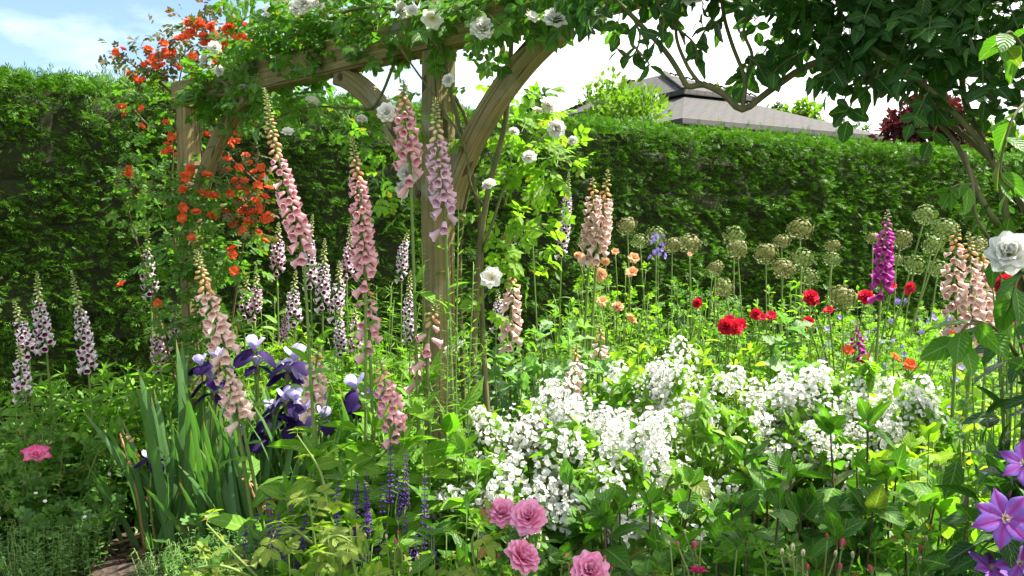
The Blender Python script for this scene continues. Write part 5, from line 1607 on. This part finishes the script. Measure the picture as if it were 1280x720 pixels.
for x, y, Y, s, n, d in [(1256, 648, 1.55, .058, 7, (-.25, -.85, .42)), (1280, 580, 1.68, .05, 6, (-.4, -.6, .5)), (1238, 711, 1.62, .045, 6, (.2, -.5, .7)), (1275, 705, 1.6, .045, 6, (-.3, -.6, .6))]:
    c = at(x, y, Y); A = axis_frame(np.array(d))
    f = place(ME_CLC, 'flower', t, c, A, s)
    for k in range(n):
        o = bpy.data.objects.new('petal', ME_CLP); COL.objects.link(o); o.parent = f
        X = np.eye(4); X[:3, :3] = rot('Z', k * 6.2832 / n + U(-.08, .08)) @ rot('X', math.pi / 2 - 1.45 + U(-.12, .1)) * U(.92, 1.08)
        X[:3, 3] = (0, 0, -.02 + .012 * (k % 2)); o.matrix_basis = Matrix(X.tolist())
place(ME_CLB, 'bud', t, at(1209, 622, 1.8), axis_frame(np.array([-.25, 0, -1.])), .05)
place(ME_CLB, 'bud', t, at(1264, 600, 1.7), axis_frame(np.array([-.1, 0, -1.])), .04)

# ================================================================== leafy plants that fill the bed
FILL = [
    # name, label, category, x, ytop, Y, rad, template, leaf, material, stems, leaves
    ('leafy_perennial', 'light green leafy clump in front of the dark hedge at the far left', 'leafy plant', 30, 478, 5.0, .36, LF_LAN, .13, M_FOX, 16, 9),
    ('leafy_perennial', 'light green leafy clump below the second spotted foxglove from the left', 'leafy plant', 100, 462, 5.0, .36, LF_LAN, .14, M_FOX, 18, 9),
    ('leafy_perennial', 'leafy clump between the far left foxgloves and the far post', 'leafy plant', 160, 456, 5.2, .36, LF_LAN, .14, M_FOX, 18, 9),
    ('leafy_perennial', 'sunlit leafy clump at the foot of the far pergola post', 'leafy plant', 215, 440, 4.8, .34, LF_OV, .10, M_HERB, 20, 10),
    ('leafy_perennial', 'broad leaved clump directly behind the tall iris leaves', 'leafy plant', 160, 490, 4.7, .32, LF_FOX, .17, M_FOX, 14, 9),
    ('leafy_perennial', 'deep green clump between rose leaves and iris leaves at the left', 'leafy plant', 130, 520, 4.6, .28, LF_OV, .10, M_HERB_D, 16, 9),
    ('leafy_perennial', 'sunlit bright clump behind the drooping peach foxglove', 'leafy plant', 300, 424, 5.2, .38, LF_DEEP, .11, M_HERB, 26, 11),
    ('leafy_perennial', 'sunlit lacy clump below the row of white spotted foxgloves', 'leafy plant', 360, 412, 5.2, .36, LF_DEEP, .10, M_HERB_Y, 26, 11),
    ('leafy_perennial', 'lacy green clump behind the purple iris, left of the main post', 'leafy plant', 420, 420, 5.0, .36, LF_DEEP, .10, M_HERB, 26, 11),
    ('leafy_perennial', 'lacy green clump just left of the main post', 'leafy plant', 478, 408, 4.8, .34, LF_DEEP, .10, M_HERB, 26, 11),
    ('leafy_perennial', 'tall feathery greenery in front of the hedge at the row of foxgloves', 'leafy plant', 340, 375, 5.5, .36, LF_NAR, .10, M_HERB, 26, 22),
    ('leafy_perennial', 'tall feathery greenery in front of the hedge left of the main post', 'leafy plant', 470, 350, 5.4, .40, LF_NAR, .10, M_HERB, 28, 22),
    ('leafy_perennial', 'dense green clump behind the pale iris bloom', 'leafy plant', 440, 452, 4.5, .32, LF_OV, .10, M_HERB, 20, 10),
    ('leafy_perennial', 'dense green clump behind the violet and lavender irises', 'leafy plant', 300, 465, 4.8, .34, LF_LAN, .13, M_HERB, 20, 10),
    ('leafy_perennial', 'broad leaves around the foot of the main post', 'leafy plant', 520, 470, 3.9, .28, LF_FOX, .17, M_FOX, 13, 8),
    ('leafy_perennial', 'light broad leaves right of the foot of the main post', 'leafy plant', 600, 512, 3.5, .20, LF_FOX, .15, M_FOX, 11, 8),
    ('tall_phlox', 'large shiny leaved plant left of the post foot above the salvias', 'leafy plant', 400, 558, 2.9, .20, LF_OV, .16, M_HERB, 11, 8),
    ('tall_phlox', 'large leaved plant with broad blades just above the dark salvia spikes', 'leafy plant', 455, 542, 2.9, .20, LF_OV, .17, M_HERB, 11, 8),
    ('tall_phlox', 'broad leaved plant between salvia spikes and the main post', 'leafy plant', 535, 520, 2.85, .20, LF_OV, .17, M_HERB, 11, 8),
    ('tall_phlox', 'broad leaved plant in front of the post, right of the pink bud stalks', 'leafy plant', 572, 575, 2.7, .2, LF_LAN, .16, M_HERB_D, 10, 8),
    ('tall_phlox', 'low broad leaved plant below the salvia spikes at the front', 'leafy plant', 430, 630, 2.5, .22, LF_OV, .12, M_HERB, 13, 8),
    ('tall_phlox', 'low broad leaved plant between the yellow shoots and the salvias', 'leafy plant', 335, 655, 2.7, .2, LF_OV, .11, M_HERB_D, 12, 8),
    ('tall_phlox', 'dark low plant under the pink rosebud at the bottom', 'leafy plant', 550, 672, 2.35, .22, LF_OV, .11, M_HERB_D, 13, 8),
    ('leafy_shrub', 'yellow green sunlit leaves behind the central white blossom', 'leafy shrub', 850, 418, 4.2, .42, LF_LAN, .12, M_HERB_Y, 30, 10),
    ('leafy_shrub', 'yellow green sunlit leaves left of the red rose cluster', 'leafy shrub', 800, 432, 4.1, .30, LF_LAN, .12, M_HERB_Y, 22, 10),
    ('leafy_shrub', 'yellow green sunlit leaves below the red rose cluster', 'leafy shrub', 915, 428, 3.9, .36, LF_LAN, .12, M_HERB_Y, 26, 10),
    ('leafy_shrub', 'greenery between the poppy plants and the apricot rose bush', 'leafy shrub', 715, 368, 4.6, .36, LF_OV, .08, M_HERB, 26, 11),
    ('leafy_shrub', 'greenery behind the yellow green leaves under the allium row', 'leafy shrub', 850, 372, 4.9, .4, LF_OV, .075, M_MOCK, 28, 12),
    ('leafy_shrub', 'greenery under the tallest allium seedhead group', 'leafy shrub', 975, 352, 5.0, .42, LF_OV, .075, M_MOCK, 28, 12),
    ('leafy_shrub', 'greenery under the small alliums behind the red cluster', 'leafy shrub', 915, 375, 5.2, .4, LF_OV, .075, M_HERB, 26, 12),
    ('leafy_shrub', 'sunny leaf mass behind the right mock orange blossom', 'leafy shrub', 1010, 440, 3.9, .34, LF_OV, .08, M_HERB, 22, 11),
    ('leafy_shrub', 'sunny leaf mass right of the poppy below the scattered red roses', 'leafy shrub', 1080, 458, 3.8, .36, LF_OV, .075, M_HERB_Y, 24, 11),
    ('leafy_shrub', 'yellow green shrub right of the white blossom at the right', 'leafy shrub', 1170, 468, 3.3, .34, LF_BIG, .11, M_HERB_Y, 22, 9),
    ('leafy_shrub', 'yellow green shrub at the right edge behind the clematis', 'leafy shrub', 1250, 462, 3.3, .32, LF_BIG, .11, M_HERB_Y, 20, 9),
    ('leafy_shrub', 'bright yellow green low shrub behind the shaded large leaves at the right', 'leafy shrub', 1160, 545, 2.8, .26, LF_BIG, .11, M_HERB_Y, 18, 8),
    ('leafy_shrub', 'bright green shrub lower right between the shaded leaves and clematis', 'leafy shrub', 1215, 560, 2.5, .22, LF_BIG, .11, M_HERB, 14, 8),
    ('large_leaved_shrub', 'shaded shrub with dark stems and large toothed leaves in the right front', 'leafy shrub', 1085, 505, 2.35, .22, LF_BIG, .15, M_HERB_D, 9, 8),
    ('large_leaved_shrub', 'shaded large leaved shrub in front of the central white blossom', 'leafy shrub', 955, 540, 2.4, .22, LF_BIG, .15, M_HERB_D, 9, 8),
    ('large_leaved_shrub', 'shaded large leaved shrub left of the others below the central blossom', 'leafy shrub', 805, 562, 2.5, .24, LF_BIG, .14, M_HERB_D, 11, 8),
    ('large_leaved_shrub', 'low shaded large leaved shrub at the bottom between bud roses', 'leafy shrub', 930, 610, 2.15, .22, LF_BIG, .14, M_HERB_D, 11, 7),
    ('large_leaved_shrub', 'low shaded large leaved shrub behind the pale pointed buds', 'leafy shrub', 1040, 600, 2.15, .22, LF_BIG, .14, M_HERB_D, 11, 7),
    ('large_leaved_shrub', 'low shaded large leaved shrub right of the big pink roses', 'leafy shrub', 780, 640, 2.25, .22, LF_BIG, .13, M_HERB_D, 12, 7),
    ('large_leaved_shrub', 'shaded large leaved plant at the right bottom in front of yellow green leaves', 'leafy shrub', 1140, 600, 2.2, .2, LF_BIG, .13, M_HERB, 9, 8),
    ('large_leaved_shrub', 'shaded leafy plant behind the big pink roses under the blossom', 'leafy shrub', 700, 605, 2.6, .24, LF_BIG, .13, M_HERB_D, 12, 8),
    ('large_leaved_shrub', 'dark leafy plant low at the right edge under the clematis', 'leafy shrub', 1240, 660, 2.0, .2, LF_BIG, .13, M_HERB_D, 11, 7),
    ('leafy_shrub', 'fine leaved greenery at the hedge foot left of the blue delphinium', 'leafy shrub', 760, 350, 5.8, .42, LF_OV, .07, M_MOCK, 26, 12),
    ('leafy_shrub', 'fine leaved greenery at the hedge foot below the rightmost allium of the row', 'leafy shrub', 885, 352, 6.0, .42, LF_OV, .07, M_HERB, 26, 12),
    ('leafy_shrub', 'fine leaved greenery at the hedge foot behind the group of alliums', 'leafy shrub', 1000, 346, 6.4, .46, LF_OV, .07, M_HERB, 26, 12),
    ('leafy_shrub', 'fine leaved greenery at the hedge foot left of the magenta foxglove', 'leafy shrub', 1070, 350, 6.2, .42, LF_OV, .07, M_MOCK, 26, 12),
    ('leafy_shrub', 'greenery between the white rose bloom of the main post and the hedge', 'leafy shrub', 610, 380, 5.2, .36, LF_OV, .07, M_HERB, 24, 12),
    ('leafy_shrub', 'greenery at the right edge behind the blue geraniums', 'leafy shrub', 1260, 350, 5.6, .4, LF_OV, .07, M_MOCK, 26, 12),
]
for (nm, lab, cat, x, y, Y, rad, lt, ls, lm, ns, nl) in FILL:
    dark = nm == 'large_leaved_shrub'
    herb(nm, lab, cat, x, y, Y, rad, lt, ls, lm, ns, nl, M_STEM_R if dark else M_STEM, .2 if not dark else .25, .35 if not dark else .25,
         .3, {'leafy_perennial': 'leafy perennials', 'tall_phlox': 'phlox plants', 'leafy_shrub': 'leafy shrubs', 'large_leaved_shrub': 'large leaved shrubs'}[nm], two=dark, pend=.45 if dark else .15, sr=.005 if dark else .004)

# ================================================================== low ground cover over the rest of the bed
k = 26000
X, Y = U(-5, 11, k), U(1.0, 12.5, k)
hed = H0[1] + HE[1] / HE[0] * X - .5
ok = (Y < hed) & ~((np.abs(X + 1.85) < .36) & (Y > 3.3) & (Y < 4.9)) & (vnoise(X * 1.7, Y * 1.7, 31) > .15) & ((np.abs(X) < Y * .75 + .6))
X, Y = X[ok], Y[ok]; k = len(X)
zz = (.06 + .30 * vnoise(X * 1.9, Y * 1.9, 32)) * U(.2, 1.1, k) + .04
P = np.stack([X, Y, zz], 1)
g = G(); D = rng.normal(size=(k, 3)) * [1, 1, .45] + UP * .25; N = UP + rng.normal(size=(k, 3)) * .35
h = k // 2
g.many(LF_PALM, P[:h], frames(D[:h], N[:h]), U(.06, .11, h)); g.many(LF_OV, P[h:], frames(D[h:], N[h:]), U(.06, .12, k - h), 1)
setting(build(g, 'ground_cover', [M_GERA, M_HERB_D]), 'stuff')
